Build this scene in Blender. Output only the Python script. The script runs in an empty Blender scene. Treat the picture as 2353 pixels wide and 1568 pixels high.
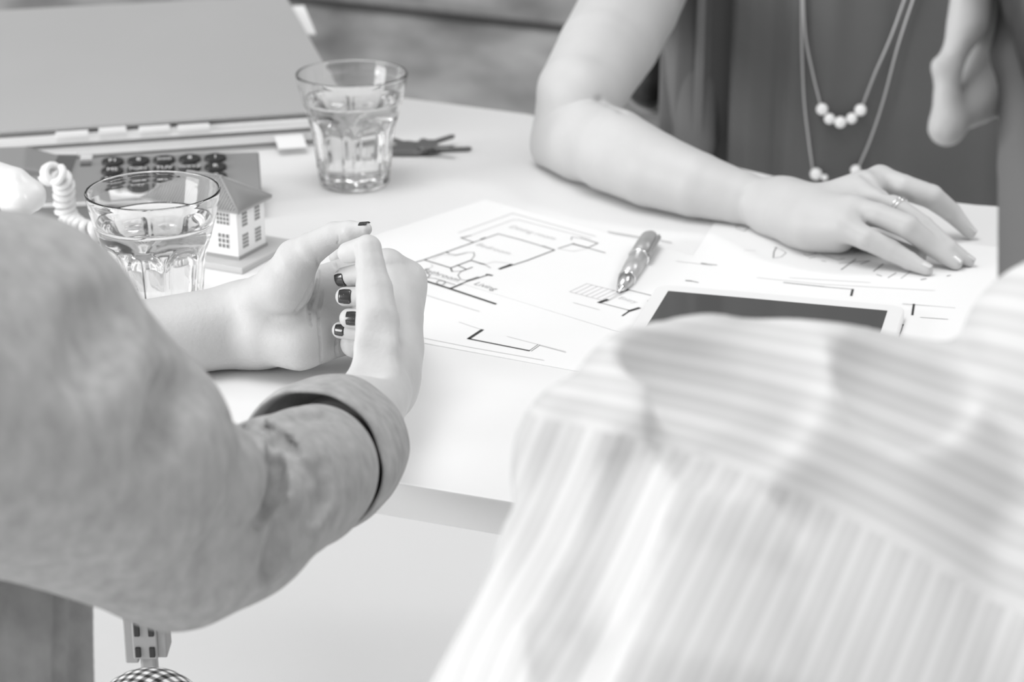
import bpy, bmesh, math, random
import numpy as np
from mathutils import Vector, Matrix
import openvdb as vdb

random.seed(4); np.random.seed(4)
SC = bpy.context.scene
COL = SC.collection

# ------------------------------------------------------------ camera, light, exposure
F = 5000.0; CX, CY = 1176.5, 784.0           # focal length and centre in pixels of the 2353x1568 frame
PITCH = math.radians(21.0); CP, SP = math.cos(PITCH), math.sin(PITCH)
TZ = 0.73                                     # table top height
HC = 0.49                                     # camera height over the table
CAMZ = TZ + HC
cam_d = bpy.data.cameras.new('camera'); cam = bpy.data.objects.new('camera', cam_d); COL.objects.link(cam)
cam.location = (0, 0, CAMZ); cam.rotation_euler = (math.pi/2 - PITCH, 0, 0)
cam_d.sensor_width = 36.0; cam_d.lens = F/2353*36.0
cam_d.clip_start = 0.05; cam_d.clip_end = 60
cam_d.dof.use_dof = True; cam_d.dof.focus_distance = 1.27; cam_d.dof.aperture_fstop = 8.0
SC.camera = cam

world = bpy.data.worlds.new('world'); SC.world = world; world.use_nodes = True
bg = world.node_tree.nodes['Background']; bg.inputs['Color'].default_value = (1, 1, 1, 1); bg.inputs['Strength'].default_value = 0.64

def area(name, loc, target, size, power, size_y=None):
    l = bpy.data.lights.new(name, 'AREA'); l.energy = power; l.size = size
    if size_y: l.shape = 'RECTANGLE'; l.size_y = size_y
    o = bpy.data.objects.new(name, l); COL.objects.link(o); o.location = loc
    o.rotation_euler = (Vector(target) - Vector(loc)).to_track_quat('-Z', 'Y').to_euler()
    return o
area('window_light', (2.6, 2.6, 2.9), (0, 1.4, 0.75), 1.6, 92, 1.6)
area('low_fill_light', (-3.0, 0.2, 1.3), (-0.1, 2.4, 0.0), 1.6, 75, 1.2)  # added unseen fill lamp, brightens the floor beneath the table
area('ceiling_light', (-0.4, 0.9, 3.0), (0, 1.3, 0.75), 1.2, 26)

SC.view_settings.view_transform = 'Standard'; SC.view_settings.look = 'None'
SC.view_settings.gamma = 1.0; SC.view_settings.use_curve_mapping = False
SC.view_settings.exposure = 0.08
SC.cycles.max_bounces = 14; SC.cycles.transmission_bounces = 14; SC.cycles.transparent_max_bounces = 8
SC.cycles.sample_clamp_indirect = 6.0

# ------------------------------------------------------------ where things stand
def D(px, py, d):
    "the point at camera depth d seen at pixel (px,py)"
    x = (px-CX)/F*d; v = (py-CY)/F
    return Vector((x, d*(CP - v*SP), CAMZ - d*(SP + v*CP)))
def P(px, py, z=0.0):
    "the point at height z over the table"
    v = (py-CY)/F
    return D(px, py, (HC-z)/(SP + v*CP))
def N(px, py, d, rpx): return (D(px, py, d), rpx*d/F)
def G(px, py, rpx, lift=0.0):
    "a ball of rpx pixels that rests on the table"
    v = (py-CY)/F
    d = (HC-lift)/(SP + v*CP + rpx/F)
    return (D(px, py, d), rpx*d/F)

# ------------------------------------------------------------ helpers
def link(o):
    COL.objects.link(o); return o
def tag(o, label=None, cat=None, group=None, kind=None):
    if label: o['label'] = label
    if cat: o['category'] = cat
    if group: o['group'] = group
    if kind: o['kind'] = kind
    return o
def thing(name, label, cat, loc=(0,0,0), rz=0, group=None):
    o = bpy.data.objects.new(name, None); link(o); o.location = loc; o.rotation_euler = (0,0,rz)
    o.empty_display_size = 0.02
    return tag(o, label, cat, group)
def obj_from(name, verts, faces, mat, parent=None, smooth=True):
    me = bpy.data.meshes.new(name); me.from_pydata([tuple(v) for v in verts], [], faces); me.validate()
    if smooth:
        me.polygons.foreach_set('use_smooth', [True]*len(me.polygons))
    if mat: me.materials.append(mat)
    o = link(bpy.data.objects.new(name, me))
    if parent is not None:
        o.parent = parent
    return o
def world_child(o, parent):
    "parent o, whose mesh is in world coordinates, to an Empty that stands elsewhere"
    bpy.context.view_layer.update()
    o.parent = parent; o.matrix_parent_inverse = parent.matrix_basis.inverted(); return o
def bm_obj(name, bm, mat, parent=None, smooth=False):
    me = bpy.data.meshes.new(name); bm.normal_update(); bm.to_mesh(me); bm.free()
    if smooth: me.polygons.foreach_set('use_smooth', [True]*len(me.polygons))
    if mat: me.materials.append(mat)
    o = link(bpy.data.objects.new(name, me))
    if parent is not None: o.parent = parent
    return o
def box_bm(bm, lo, hi, bev=0.0, mtx=None, seg=2):
    lo = Vector(lo); hi = Vector(hi)
    r = bmesh.ops.create_cube(bm, size=1.0)
    vs = r['verts']
    for v in vs:
        v.co = Vector(((lo.x+hi.x)/2 + v.co.x*(hi.x-lo.x), (lo.y+hi.y)/2 + v.co.y*(hi.y-lo.y), (lo.z+hi.z)/2 + v.co.z*(hi.z-lo.z)))
    if bev > 0:
        es = list({e for v in vs for e in v.link_edges})
        rr = bmesh.ops.bevel(bm, geom=es, offset=bev, segments=seg, affect='EDGES', profile=0.5)
        vs = [v for v in rr['verts']] + [v for v in vs if v.is_valid]
        vs = list({v for v in vs if v.is_valid})
    if mtx is not None:
        bmesh.ops.transform(bm, matrix=mtx, verts=vs)
    return bm
def box(name, lo, hi, mat, parent=None, bev=0.0, mtx=None, smooth=False):
    bm = bmesh.new(); box_bm(bm, lo, hi, bev, mtx); return bm_obj(name, bm, mat, parent, smooth)
def prism(name, pts, z0, z1, mat, parent=None, bev=0.0, smooth=False):
    bm = bmesh.new()
    b = [bm.verts.new((p[0], p[1], z0)) for p in pts]; t = [bm.verts.new((p[0], p[1], z1)) for p in pts]
    n = len(pts)
    bm.faces.new(t); bm.faces.new(b[::-1])
    for i in range(n): bm.faces.new((b[i], b[(i+1)%n], t[(i+1)%n], t[i]))
    bmesh.ops.recalc_face_normals(bm, faces=bm.faces)
    if bev: bmesh.ops.bevel(bm, geom=list(bm.edges), offset=bev, segments=2, affect='EDGES', profile=0.5)
    return bm_obj(name, bm, mat, parent, smooth)
def frame(axis):
    a = Vector(axis).normalized(); r = Vector((0,0,1)) if abs(a.z) < 0.9 else Vector((1,0,0))
    u = a.cross(r).normalized(); w = a.cross(u).normalized(); return a, u, w
def tube(path, radii, n=10, closed=False):
    path = [Vector(p) for p in path]
    if not hasattr(radii, '__len__'): radii = [radii]*len(path)
    vs, fs = [], []
    a, u, w = frame(path[1]-path[0])
    m = len(path)
    for i, p in enumerate(path):
        t = (path[(i+1) % m] - path[i-1]) if (closed or 0 < i < m-1) else (path[1]-path[0] if i == 0 else path[-1]-path[-2])
        t.normalize()
        u = (u - t*u.dot(t)).normalized(); w = t.cross(u)
        for k in range(n):
            q = 2*math.pi*k/n; vs.append(p + (u*math.cos(q) + w*math.sin(q))*radii[i])
    for i in range(m if closed else m-1):
        j = (i+1) % m
        for k in range(n):
            fs.append((i*n+k, i*n+(k+1)%n, j*n+(k+1)%n, j*n+k))
    if not closed:
        fs.append(tuple(range(n))[::-1]); fs.append(tuple((m-1)*n+k for k in range(n)))
    return vs, fs
def lathe(profile, origin=(0,0,0), axis=(0,0,1), n=48, warp=None):
    "profile: list of (r, h); open ends are closed when r is 0"
    a, u, w = frame(axis); o = Vector(origin); vs, fs = [], []
    for i, (r, h) in enumerate(profile):
        for k in range(n):
            q = 2*math.pi*k/n; rr = r if warp is None else warp(r, h, q, i)
            vs.append(o + a*h + (u*math.cos(q) + w*math.sin(q))*rr)
    for i in range(len(profile)-1):
        for k in range(n):
            fs.append((i*n+k, i*n+(k+1)%n, (i+1)*n+(k+1)%n, (i+1)*n+k))
    return vs, fs
def clean(o, dist=1e-6):
    bm = bmesh.new(); bm.from_mesh(o.data)
    bmesh.ops.remove_doubles(bm, verts=bm.verts, dist=dist)
    bmesh.ops.recalc_face_normals(bm, faces=bm.faces)
    bm.to_mesh(o.data); bm.free(); return o

# ------------------------------------------------------------ clay: smooth blended solids, meshed on a voxel grid
class Clay:
    def __init__(self, vox): self.v = vox; self.ops = []; self.arr = None
    def cone(self, a, b, k=0.006, carve=False):
        self.ops.append(([(a[0], b[0], a[1], b[1])], k, carve))
        if self.arr is not None: self._apply(self.ops[-1])
    def chain(self, nodes, k=0.006):
        self.ops.append(([(a[0], b[0], a[1], b[1]) for a, b in zip(nodes[:-1], nodes[1:])], k, False))
    def build(self, margin=0.006):
        lo = np.full(3, 1e9); hi = -lo
        for segs, k, c in self.ops:
            if c: continue
            for a, b, ra, rb in segs:
                for p, r in ((a, ra), (b, rb)):
                    lo = np.minimum(lo, np.array(p)-r); hi = np.maximum(hi, np.array(p)+r)
        lo -= margin; hi += margin
        self.lo = lo; n = np.ceil((hi-lo)/self.v).astype(int)+1
        self.arr = np.full(n, 1.0, np.float32)
        for op in self.ops: self._apply(op)
        return self
    def _apply(self, op):
        segs, k, carve = op
        m = k + 4*self.v
        lo = np.full(3, 1e9); hi = -lo
        for a, b, ra, rb in segs:
            for p, r in ((a, ra), (b, rb)):
                lo = np.minimum(lo, np.array(p)-r-m); hi = np.maximum(hi, np.array(p)+r+m)
        i0 = np.maximum(np.floor((lo-self.lo)/self.v).astype(int), 0)
        i1 = np.minimum(np.ceil((hi-self.lo)/self.v).astype(int)+1, self.arr.shape)
        if np.any(i1 <= i0): return
        X = (self.lo[0] + self.v*np.arange(i0[0], i1[0]))[:,None,None].astype(np.float32)
        Y = (self.lo[1] + self.v*np.arange(i0[1], i1[1]))[None,:,None].astype(np.float32)
        Z = (self.lo[2] + self.v*np.arange(i0[2], i1[2]))[None,None,:].astype(np.float32)
        dd = None; ki = min(k*0.3, 0.0015)
        for a, b, ra, rb in segs:
            a = np.array(a, np.float32); b = np.array(b, np.float32)
            ab = b-a; L2 = float(ab@ab)
            if L2 < 1e-12: t = 0.0
            else: t = np.clip(((X-a[0])*ab[0] + (Y-a[1])*ab[1] + (Z-a[2])*ab[2])/L2, 0, 1)
            d = np.sqrt((X-a[0]-t*ab[0])**2 + (Y-a[1]-t*ab[1])**2 + (Z-a[2]-t*ab[2])**2) - (ra + t*(rb-ra))
            if dd is None: dd = d
            else:
                h = np.maximum(ki-np.abs(dd-d), 0)/ki; dd = np.minimum(dd, d) - h*h*ki*0.25
        d = dd
        s = self.arr[i0[0]:i1[0], i0[1]:i1[1], i0[2]:i1[2]]
        if carve:
            d = -d; h = np.maximum(k-np.abs(s-d), 0)/k; s[:] = np.maximum(s, d) + h*h*k*0.25
        else:
            h = np.maximum(k-np.abs(s-d), 0)/k; s[:] = np.minimum(s, d) - h*h*k*0.25
    def floor(self, z):
        Z = (self.lo[2] + self.v*np.arange(self.arr.shape[2]))[None,None,:].astype(np.float32)
        k = 0.003; d = z - Z
        h = np.maximum(k-np.abs(self.arr-d), 0)/k; self.arr = (np.maximum(self.arr, d) + h*h*k*0.25).astype(np.float32)
    def noise(self, amp, scale, seed=1):
        "gentle lumps: a sum of sine waves"
        rng = np.random.RandomState(seed)
        X = (self.lo[0] + self.v*np.arange(self.arr.shape[0]))[:,None,None]
        Y = (self.lo[1] + self.v*np.arange(self.arr.shape[1]))[None,:,None]
        Z = (self.lo[2] + self.v*np.arange(self.arr.shape[2]))[None,None,:]
        for i in range(5):
            w = rng.randn(3)/scale; ph = rng.rand()*6.28
            self.arr += (amp*np.sin(w[0]*X + w[1]*Y + w[2]*Z + ph)).astype(np.float32)
    def hit(self, px, py, d0=0.5, d1=2.6):
        "first surface point along the line of sight through a pixel, used to lay creases and seams on the surface"
        d = np.arange(d0, d1, self.v*0.6)
        v = (py-CY)/F; pts = np.stack([(px-CX)/F*d, d*(CP-v*SP), CAMZ-d*(SP+v*CP)], 1)
        idx = np.round((pts-self.lo)/self.v).astype(int)
        ok = np.all((idx >= 0) & (idx < np.array(self.arr.shape)), 1)
        val = np.ones(len(d)); val[ok] = self.arr[idx[ok,0], idx[ok,1], idx[ok,2]]
        w = np.nonzero(val < 0)[0]
        return Vector(pts[w[0]]) if len(w) else None
    def groove(self, pix, r, k=0.002, sink=0.0, carve=True):
        pts = [self.hit(*p) for p in pix]; pts = [p for p in pts if p is not None]
        vd = Vector((0, CP, -SP))
        pts = [p - vd*(r*0.30) if carve else p + vd*sink for p in pts]
        for i, (a, b) in enumerate(zip(pts[:-1], pts[1:])):
            if (a-b).length < 0.05: self.cone((a, r), (b, r), k, carve)
    def fold(self, pix, r, depth, k=0.004):
        pts = [self.hit(*p) for p in pix]; pts = [p for p in pts if p is not None]
        vd = Vector((0, CP, -SP)); n = len(pts)
        tap = [0.35 + 0.65*math.sin(math.pi*(i+0.5)/n) for i in range(n)]
        pts = [p + vd*(depth*t - r*t) for p, t in zip(pts, tap)]
        for i in range(n-1):
            if (pts[i]-pts[i+1]).length < 0.06: self.cone((pts[i], r*tap[i]), (pts[i+1], r*tap[i+1]), k, True)
    def slot(self, pix, r, depth, k=0.003, lean=(0, 0, 0)):
        "an overlapping fold of cloth: a narrow slot running into the cloth, slanting under by lean"
        sm = []
        for a, b in zip(pix[:-1], pix[1:]):
            n = max(1, int(math.hypot(b[0]-a[0], b[1]-a[1])/12))
            sm += [(a[0]+(b[0]-a[0])*i/n, a[1]+(b[1]-a[1])*i/n) for i in range(n)]
        sm.append(pix[-1])
        pts = [self.hit(*p) for p in sm]; n = len(pts); vd = Vector((0, CP, -SP)) + Vector(lean)
        pts = [(p, math.sin(math.pi*(i+0.4)/n)**0.7) for i, p in enumerate(pts) if p is not None]
        l = 0.0
        while l <= depth:
            for (p, t), (q, u) in zip(pts[:-1], pts[1:]):
                if (p-q).length < 0.02:
                    f = 1 - 0.55*l/depth
                    self.cone((p + vd*(l*t - r*0.2), r*f*(0.1+0.9*t)), (q + vd*(l*u - r*0.2), r*f*(0.1+0.9*u)), k, True)
            l += r*0.7
    def mesh(self):
        g = vdb.FloatGrid(1.0); g.copyFromArray(np.ascontiguousarray(self.arr))
        g.transform = vdb.createLinearTransform(voxelSize=self.v)
        pts, quads = g.convertToQuads(0.0)
        return np.asarray(pts) + self.lo, np.asarray(quads)
def np_obj(name, parts, mat, parent=None):
    V = []; Q = []; n = 0
    for p, q in parts:
        V.append(p); Q.append(q+n); n += len(p)
    V = np.concatenate(V); Q = np.concatenate(Q)[:, ::-1]
    me = bpy.data.meshes.new(name)
    me.vertices.add(len(V)); me.vertices.foreach_set('co', V.astype(np.float32).ravel())
    me.loops.add(Q.size); me.loops.foreach_set('vertex_index', Q.astype(np.int32).ravel())
    me.polygons.add(len(Q)); me.polygons.foreach_set('loop_start', np.arange(0, Q.size, 4, dtype=np.int32))
    me.update(calc_edges=True); me.validate()
    me.polygons.foreach_set('use_smooth', np.ones(len(Q), bool))
    if mat: me.materials.append(mat)
    # outward normals
    c = V.mean(0)
    bm = bmesh.new(); bm.from_mesh(me); bmesh.ops.recalc_face_normals(bm, faces=bm.faces); bm.to_mesh(me); bm.free()
    o = link(bpy.data.objects.new(name, me))
    if parent is not None: o.parent = parent
    return o

# ------------------------------------------------------------ materials
def g4(g): return (g, g, g, 1)
def mat(name, g=0.5, rough=0.5, metal=0.0, noise=None, bump=None, spec=0.5, sss=0.0, coat=0.0, detail=3):
    m = bpy.data.materials.new(name); m.use_nodes = True; nt = m.node_tree; b = nt.nodes['Principled BSDF']
    b.inputs['Base Color'].default_value = g4(g); b.inputs['Roughness'].default_value = rough
    b.inputs['Metallic'].default_value = metal; b.inputs['Specular IOR Level'].default_value = spec
    if coat: b.inputs['Coat Weight'].default_value = coat
    if sss:
        b.inputs['Subsurface Weight'].default_value = sss; b.inputs['Subsurface Radius'].default_value = (1,1,1)
        b.inputs['Subsurface Scale'].default_value = 0.004
    tc = nt.nodes.new('ShaderNodeTexCoord')
    if noise:
        lo, hi, sc = noise[:3]; st = noise[3] if len(noise) > 3 else (1,1,1)
        mp = nt.nodes.new('ShaderNodeMapping'); mp.inputs['Scale'].default_value = st
        if len(noise) > 4: mp.inputs['Rotation'].default_value = noise[4]
        nt.links.new(tc.outputs['Object'], mp.inputs['Vector'])
        n = nt.nodes.new('ShaderNodeTexNoise'); n.inputs['Scale'].default_value = sc; n.inputs['Detail'].default_value = detail
        nt.links.new(mp.outputs[0], n.inputs['Vector'])
        r = nt.nodes.new('ShaderNodeMapRange'); r.inputs['From Min'].default_value = 0.3; r.inputs['From Max'].default_value = 0.7
        r.inputs['To Min'].default_value = lo; r.inputs['To Max'].default_value = hi
        nt.links.new(n.outputs[0], r.inputs['Value']); nt.links.new(r.outputs[0], b.inputs['Base Color'])
    if bump:
        sc, dist = bump[:2]
        n2 = nt.nodes.new('ShaderNodeTexNoise'); n2.inputs['Scale'].default_value = sc; n2.inputs['Detail'].default_value = 4
        nt.links.new(tc.outputs['Object'], n2.inputs['Vector'])
        bp = nt.nodes.new('ShaderNodeBump'); bp.inputs['Distance'].default_value = dist; bp.inputs['Strength'].default_value = 1.0
        nt.links.new(n2.outputs[0], bp.inputs['Height']); nt.links.new(bp.outputs[0], b.inputs['Normal'])
    return m
M = {}
M['table'] = mat('table_white', 0.80, 0.35, noise=(0.79, 0.81, 3), spec=0.35)
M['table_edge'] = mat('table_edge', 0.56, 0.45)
M['paper'] = mat('paper', 0.81, 0.8, noise=(0.80, 0.82, 8), spec=0.1)
M['paper_pages'] = mat('paper_pages', 0.6, 0.85, noise=(0.60, 0.88, 6, (1, 1, 260)), spec=0.1)
M['ink'] = mat('ink', 0.035, 0.7); M['ink_mid'] = mat('ink_mid', 0.25, 0.7); M['ink_light'] = mat('ink_light', 0.55, 0.8)
M['skin'] = mat('skin', 0.53, 0.50, noise=(0.50, 0.55, 45), bump=(420, 0.00022), spec=0.32, sss=0.2)
M['skin_far'] = mat('skin_far', 0.53, 0.5, noise=(0.51, 0.55, 25), spec=0.35, sss=0.2)
M['nail_natural'] = mat('nail_natural', 0.62, 0.18, spec=0.6, coat=0.6)
M['knit'] = mat('knit_grey', 0.36, 0.95, noise=(0.345, 0.45, 150, (1, 1, 0.55), (0.3, 0.5, 0.4)), bump=(1500, 0.0006), spec=0.05, detail=6)
M['knit_dark'] = mat('knit_grey_darker', 0.30, 0.95, noise=(0.30, 0.42, 60), bump=(1200, 0.0005), spec=0.05, detail=5)
M['dress'] = mat('dress_grey', 0.11, 0.85, noise=(0.10, 0.12, 8), spec=0.15)
M['vest'] = mat('drape_grey', 0.17, 0.85, noise=(0.15, 0.19, 10), spec=0.15)
M['phone'] = mat('phone_grey', 0.24, 0.5, noise=(0.23, 0.25, 9))
M['phone_light'] = mat('phone_trim', 0.62, 0.4)
M['key_black'] = mat('key_black', 0.02, 0.35)
M['key_print'] = mat('key_print', 0.85, 0.6)
M['display'] = mat('display_dark', 0.10, 0.12)
M['white_plastic'] = mat('white_plastic', 0.74, 0.3, spec=0.5)
M['tablet_white'] = mat('tablet_white', 0.82, 0.35)
M['grey_board'] = mat('binder_board', 0.42, 0.6, noise=(0.41, 0.43, 5))
M['dark_gap'] = mat('binder_dark', 0.10, 0.8)
M['roof'] = mat('roof_grey', 0.34, 0.6); M['house_wall'] = mat('house_wall', 0.88, 0.55)
M['house_base'] = mat('house_base', 0.50, 0.6); M['pane'] = mat('window_pane', 0.16, 0.3)
M['metal'] = mat('metal_grey', 0.55, 0.28, 1.0); M['metal_dark'] = mat('metal_dark', 0.18, 0.42, 0.6)
M['pen_body'] = mat('pen_body', 0.50, 0.32, 0.35); M['pen_cap'] = mat('pen_cap', 0.34, 0.35, 0.2)
M['chrome'] = mat('chrome', 0.9, 0.08, 1.0)
M['pearl'] = mat('pearl', 0.85, 0.22, spec=0.7, coat=0.5)
M['chain'] = mat('chain', 0.42, 0.4, 0.4)
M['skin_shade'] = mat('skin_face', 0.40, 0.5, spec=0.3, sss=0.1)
M['neck_shade'] = mat('neck_shade_grey', 0.12, 0.8)  # dark grey stands for the shade on the neck
M['hair'] = mat('hair_black', 0.008, 0.5, noise=(0.004, 0.02, 30, (20, 20, 1)))
M['wood'] = mat('weathered_wood', 0.2, 0.8, noise=(0.09, 0.33, 6.0, (1, 1, 2.4)), detail=5)
M['floor'] = mat('pale_floor', 0.95, 0.4, noise=(0.94, 0.96, 2))
M['black'] = mat('black_leather', 0.006, 0.5); M['seat_grey'] = mat('seat_grey', 0.28, 0.6)
M['white_metal'] = mat('leg_metal', 0.30, 0.4, 0.2); M['slot'] = mat('slot_dark', 0.02, 0.6)
M['screen'] = mat('tablet_screen', 0.09, 0.08, spec=0.6)

# glitter varnish
m = mat('nail_varnish', 0.012, 0.25, coat=0.6); nt = m.node_tree; b = nt.nodes['Principled BSDF']
vo = nt.nodes.new('ShaderNodeTexVoronoi'); vo.inputs['Scale'].default_value = 3600
tc = nt.nodes.new('ShaderNodeTexCoord'); nt.links.new(tc.outputs['Object'], vo.inputs['Vector'])
rp = nt.nodes.new('ShaderNodeValToRGB'); rp.color_ramp.elements[0].position = 0.90; rp.color_ramp.elements[0].color = g4(0.010)
rp.color_ramp.elements[1].position = 0.99; rp.color_ramp.elements[1].color = g4(0.55)
nt.links.new(vo.outputs['Color'], rp.inputs[0]); nt.links.new(rp.outputs[0], b.inputs['Base Color']); M['varnish'] = m

def dielectric(name, ior, tint):
    m = bpy.data.materials.new(name); m.use_nodes = True; b = m.node_tree.nodes['Principled BSDF']
    b.inputs['Base Color'].default_value = g4(tint); b.inputs['Roughness'].default_value = 0.0
    b.inputs['IOR'].default_value = ior; b.inputs['Transmission Weight'].default_value = 1.0
    return m
M['glass'] = dielectric('clear_glass', 1.48, 0.985); M['water'] = dielectric('water', 1.33, 0.995)

def stripes(name, lo, hi, freq, attr='stripe'):
    m = mat(name, lo, 0.9, spec=0.1); nt = m.node_tree; b = nt.nodes['Principled BSDF']
    at = nt.nodes.new('ShaderNodeAttribute'); at.attribute_name = attr
    mu = nt.nodes.new('ShaderNodeMath'); mu.operation = 'MULTIPLY'; mu.inputs[1].default_value = freq
    fr = nt.nodes.new('ShaderNodeMath'); fr.operation = 'FRACT'
    rp = nt.nodes.new('ShaderNodeValToRGB'); e = rp.color_ramp.elements
    e[0].position = 0.0; e[0].color = g4(hi); e[1].position = 0.30; e[1].color = g4(hi)
    for p, g in ((0.36, lo), (0.60, lo*1.08), (0.63, (lo+hi)/2), (0.68, (lo+hi)/2), (0.72, lo), (0.94, lo), (1.0, hi)):
        x = e.new(p); x.color = g4(g)
    nt.links.new(at.outputs['Fac'], mu.inputs[0]); nt.links.new(mu.outputs[0], fr.inputs[0])
    nt.links.new(fr.outputs[0], rp.inputs[0]); nt.links.new(rp.outputs[0], b.inputs['Base Color'])
    return m
M['stripe'] = stripes('striped_shirting', 0.545, 0.635, 1.0)

def gingham(name, s):
    m = mat(name, 0.5, 0.9); nt = m.node_tree; b = nt.nodes['Principled BSDF']
    tc = nt.nodes.new('ShaderNodeTexCoord'); mp = nt.nodes.new('ShaderNodeMapping'); mp.inputs['Rotation'].default_value = (0.2, 0.3, 0.5)
    nt.links.new(tc.outputs['Object'], mp.inputs[0]); sx = nt.nodes.new('ShaderNodeSeparateXYZ'); nt.links.new(mp.outputs[0], sx.inputs[0])
    outs = []
    for ax in ('X', 'Y'):
        a = nt.nodes.new('ShaderNodeMath'); a.operation = 'MULTIPLY'; a.inputs[1].default_value = s; nt.links.new(sx.outputs[ax], a.inputs[0])
        f = nt.nodes.new('ShaderNodeMath'); f.operation = 'FRACT'; nt.links.new(a.outputs[0], f.inputs[0])
        c = nt.nodes.new('ShaderNodeMath'); c.operation = 'GREATER_THAN'; c.inputs[1].default_value = 0.5; nt.links.new(f.outputs[0], c.inputs[0])
        outs.append(c)
    ad = nt.nodes.new('ShaderNodeMath'); nt.links.new(outs[0].outputs[0], ad.inputs[0]); nt.links.new(outs[1].outputs[0], ad.inputs[1])
    r = nt.nodes.new('ShaderNodeValToRGB'); r.color_ramp.interpolation = 'CONSTANT'; e = r.color_ramp.elements
    e[0].color = g4(0.012); e[1].position = 0.34; e[1].color = g4(0.20); x = e.new(0.8); x.color = g4(0.75)
    h = nt.nodes.new('ShaderNodeMath'); h.operation = 'MULTIPLY'; h.inputs[1].default_value = 0.5; nt.links.new(ad.outputs[0], h.inputs[0])
    nt.links.new(h.outputs[0], r.inputs[0]); nt.links.new(r.outputs[0], b.inputs['Base Color']); return m
M['gingham'] = gingham('gingham', 170)

# ============================================================ the room
fl = box('floor', (-4, -1.5, -0.05), (4, 5.5, 0.0), M['floor']); tag(fl, kind='structure')
WR = math.radians(-26)
wall = bpy.data.objects.new('wall_back', bpy.data.meshes.new('wall_back')); link(wall)
bm = bmesh.new(); box_bm(bm, (-4, 0.03, 0), (4, 0.12, 2.6)); bm.to_mesh(wall.data); bm.free()
wall.data.materials.append(M['dark_gap'])
wall.location = (-0.317, 3.291, 0); wall.rotation_euler = (0, 0, WR); tag(wall, kind='structure')
z = -0.085
k = 0
while z < 2.5:
    for x0 in (-4.0 + (k % 2)*0.9, ):
        for s in range(3):
            a0 = max(-4, -4 + s*2.8 - (k % 3)*0.45); a1 = min(4, -4 + (s+1)*2.8 - (k % 3)*0.45) - 0.004
            if s == 2: a1 = 4
            if s == 0: a0 = -4
            box('plank', (a0, 0.0 + 0.004*((k*7+s) % 3), max(z, 0)+0.003), (a1, 0.03, z+0.2-0.009), M['wood'], wall, 0.003)
    z += 0.2; k += 1

# ============================================================ the table
table = thing('meeting_table', 'white meeting table with a thick pale edge, seen across the whole middle', 'table')
n0, n1 = P(930, 1113), P(1135, 1147)
dn = (n1-n0).normalized()
far = [P(2600, 560), P(2240, 470), P(1880, 428), P(1500, 338), P(1215, 262), P(940, 226), P(600, 195)]
top_pts = [n0 - dn*0.75, n0 + dn*1.1] + [p + Vector((0.28, 0.0, 0)) if i == 0 else p for i, p in enumerate(far)] + [P(600, 195) + Vector((-0.75, 0.28, 0))]
prism('tabletop', [(p.x, p.y) for p in top_pts], TZ-0.021, TZ, M['table'], table, 0.0012)
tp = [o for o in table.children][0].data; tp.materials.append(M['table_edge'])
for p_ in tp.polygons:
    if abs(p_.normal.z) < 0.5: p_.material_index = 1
def table_leg(x, y):
    leg = box('leg', (x-0.005, y-0.006, 0.0), (x+0.005, y+0.006, TZ-0.021), M['white_metal'], table, 0.002)
    return leg
q = D(340, 1470, 1.40)
leg = table_leg(q.x, q.y)
for sx in (-1, 1):
    pl = box('bracket', (q.x + (-0.0135 if sx < 0 else 0.005), q.y-0.010, q.z-(0.012 if sx < 0 else 0.008)), (q.x + (-0.005 if sx < 0 else 0.0135), q.y+0.010, q.z+0.05), M['white_metal'], leg, 0.001)
box('bracket_face', (q.x-0.008, q.y-0.012, q.z-0.008), (q.x+0.008, q.y-0.006, q.z+0.05), M['white_metal'], leg, 0.001)
for sx in (-1, 1):
    for (z0, z1) in ((-0.006, 0.001), (0.009, 0.019)):
        box('slot', (q.x+sx*0.0045-0.0018, q.y-0.0135, q.z+z0), (q.x+sx*0.0045+0.0018, q.y-0.0115, q.z+z1), M['slot'], leg, 0.0006)
for (x, y) in ((1.1, 0.85), (0.75, 1.45), (-0.9, 1.75)): table_leg(x, y)

# ============================================================ papers
def strip(vs, fs, pts, w, z, zfun=None):
    pts = [Vector((p.x, p.y)) for p in pts]
    for a, b in zip(pts[:-1], pts[1:]):
        d = (b-a)
        if d.length < 1e-6: continue
        d.normalize(); n = Vector((-d.y, d.x))*w/2; e = d*w*0.3
        i = len(vs)
        for q in (a-n-e, b-n+e, b+n+e, a+n-e): vs.append((q.x, q.y, z))
        fs.append((i, i+1, i+2, i+3))
def drawing(name, lines, z, m, parent):
    vs, fs = [], []
    for w, pix in lines: strip(vs, fs, [P(*p) for p in pix], w, z)
    return tag(obj_from(name, vs, fs, m, parent, smooth=False), kind='stuff')
def text_mesh(name, s, m, size, mtx, parent):
    cu = bpy.data.curves.new(name, 'FONT'); cu.body = s; cu.size = size; cu.align_x = 'CENTER'; cu.align_y = 'CENTER'
    cu.resolution_u = 2
    t = bpy.data.objects.new(name, cu); link(t); t.matrix_world = mtx
    dg = bpy.context.evaluated_depsgraph_get(); me = bpy.data.meshes.new_from_object(t.evaluated_get(dg))
    bpy.data.objects.remove(t); me.transform(mtx); me.materials.clear(); me.materials.append(m)
    o = link(bpy.data.objects.new(name, me)); o.parent = parent; return o
def rect_from(c, e1, l1, e2, l2):
    return [c, c+e1*l1, c+e1*l1+e2*l2, c+e2*l2]
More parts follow.
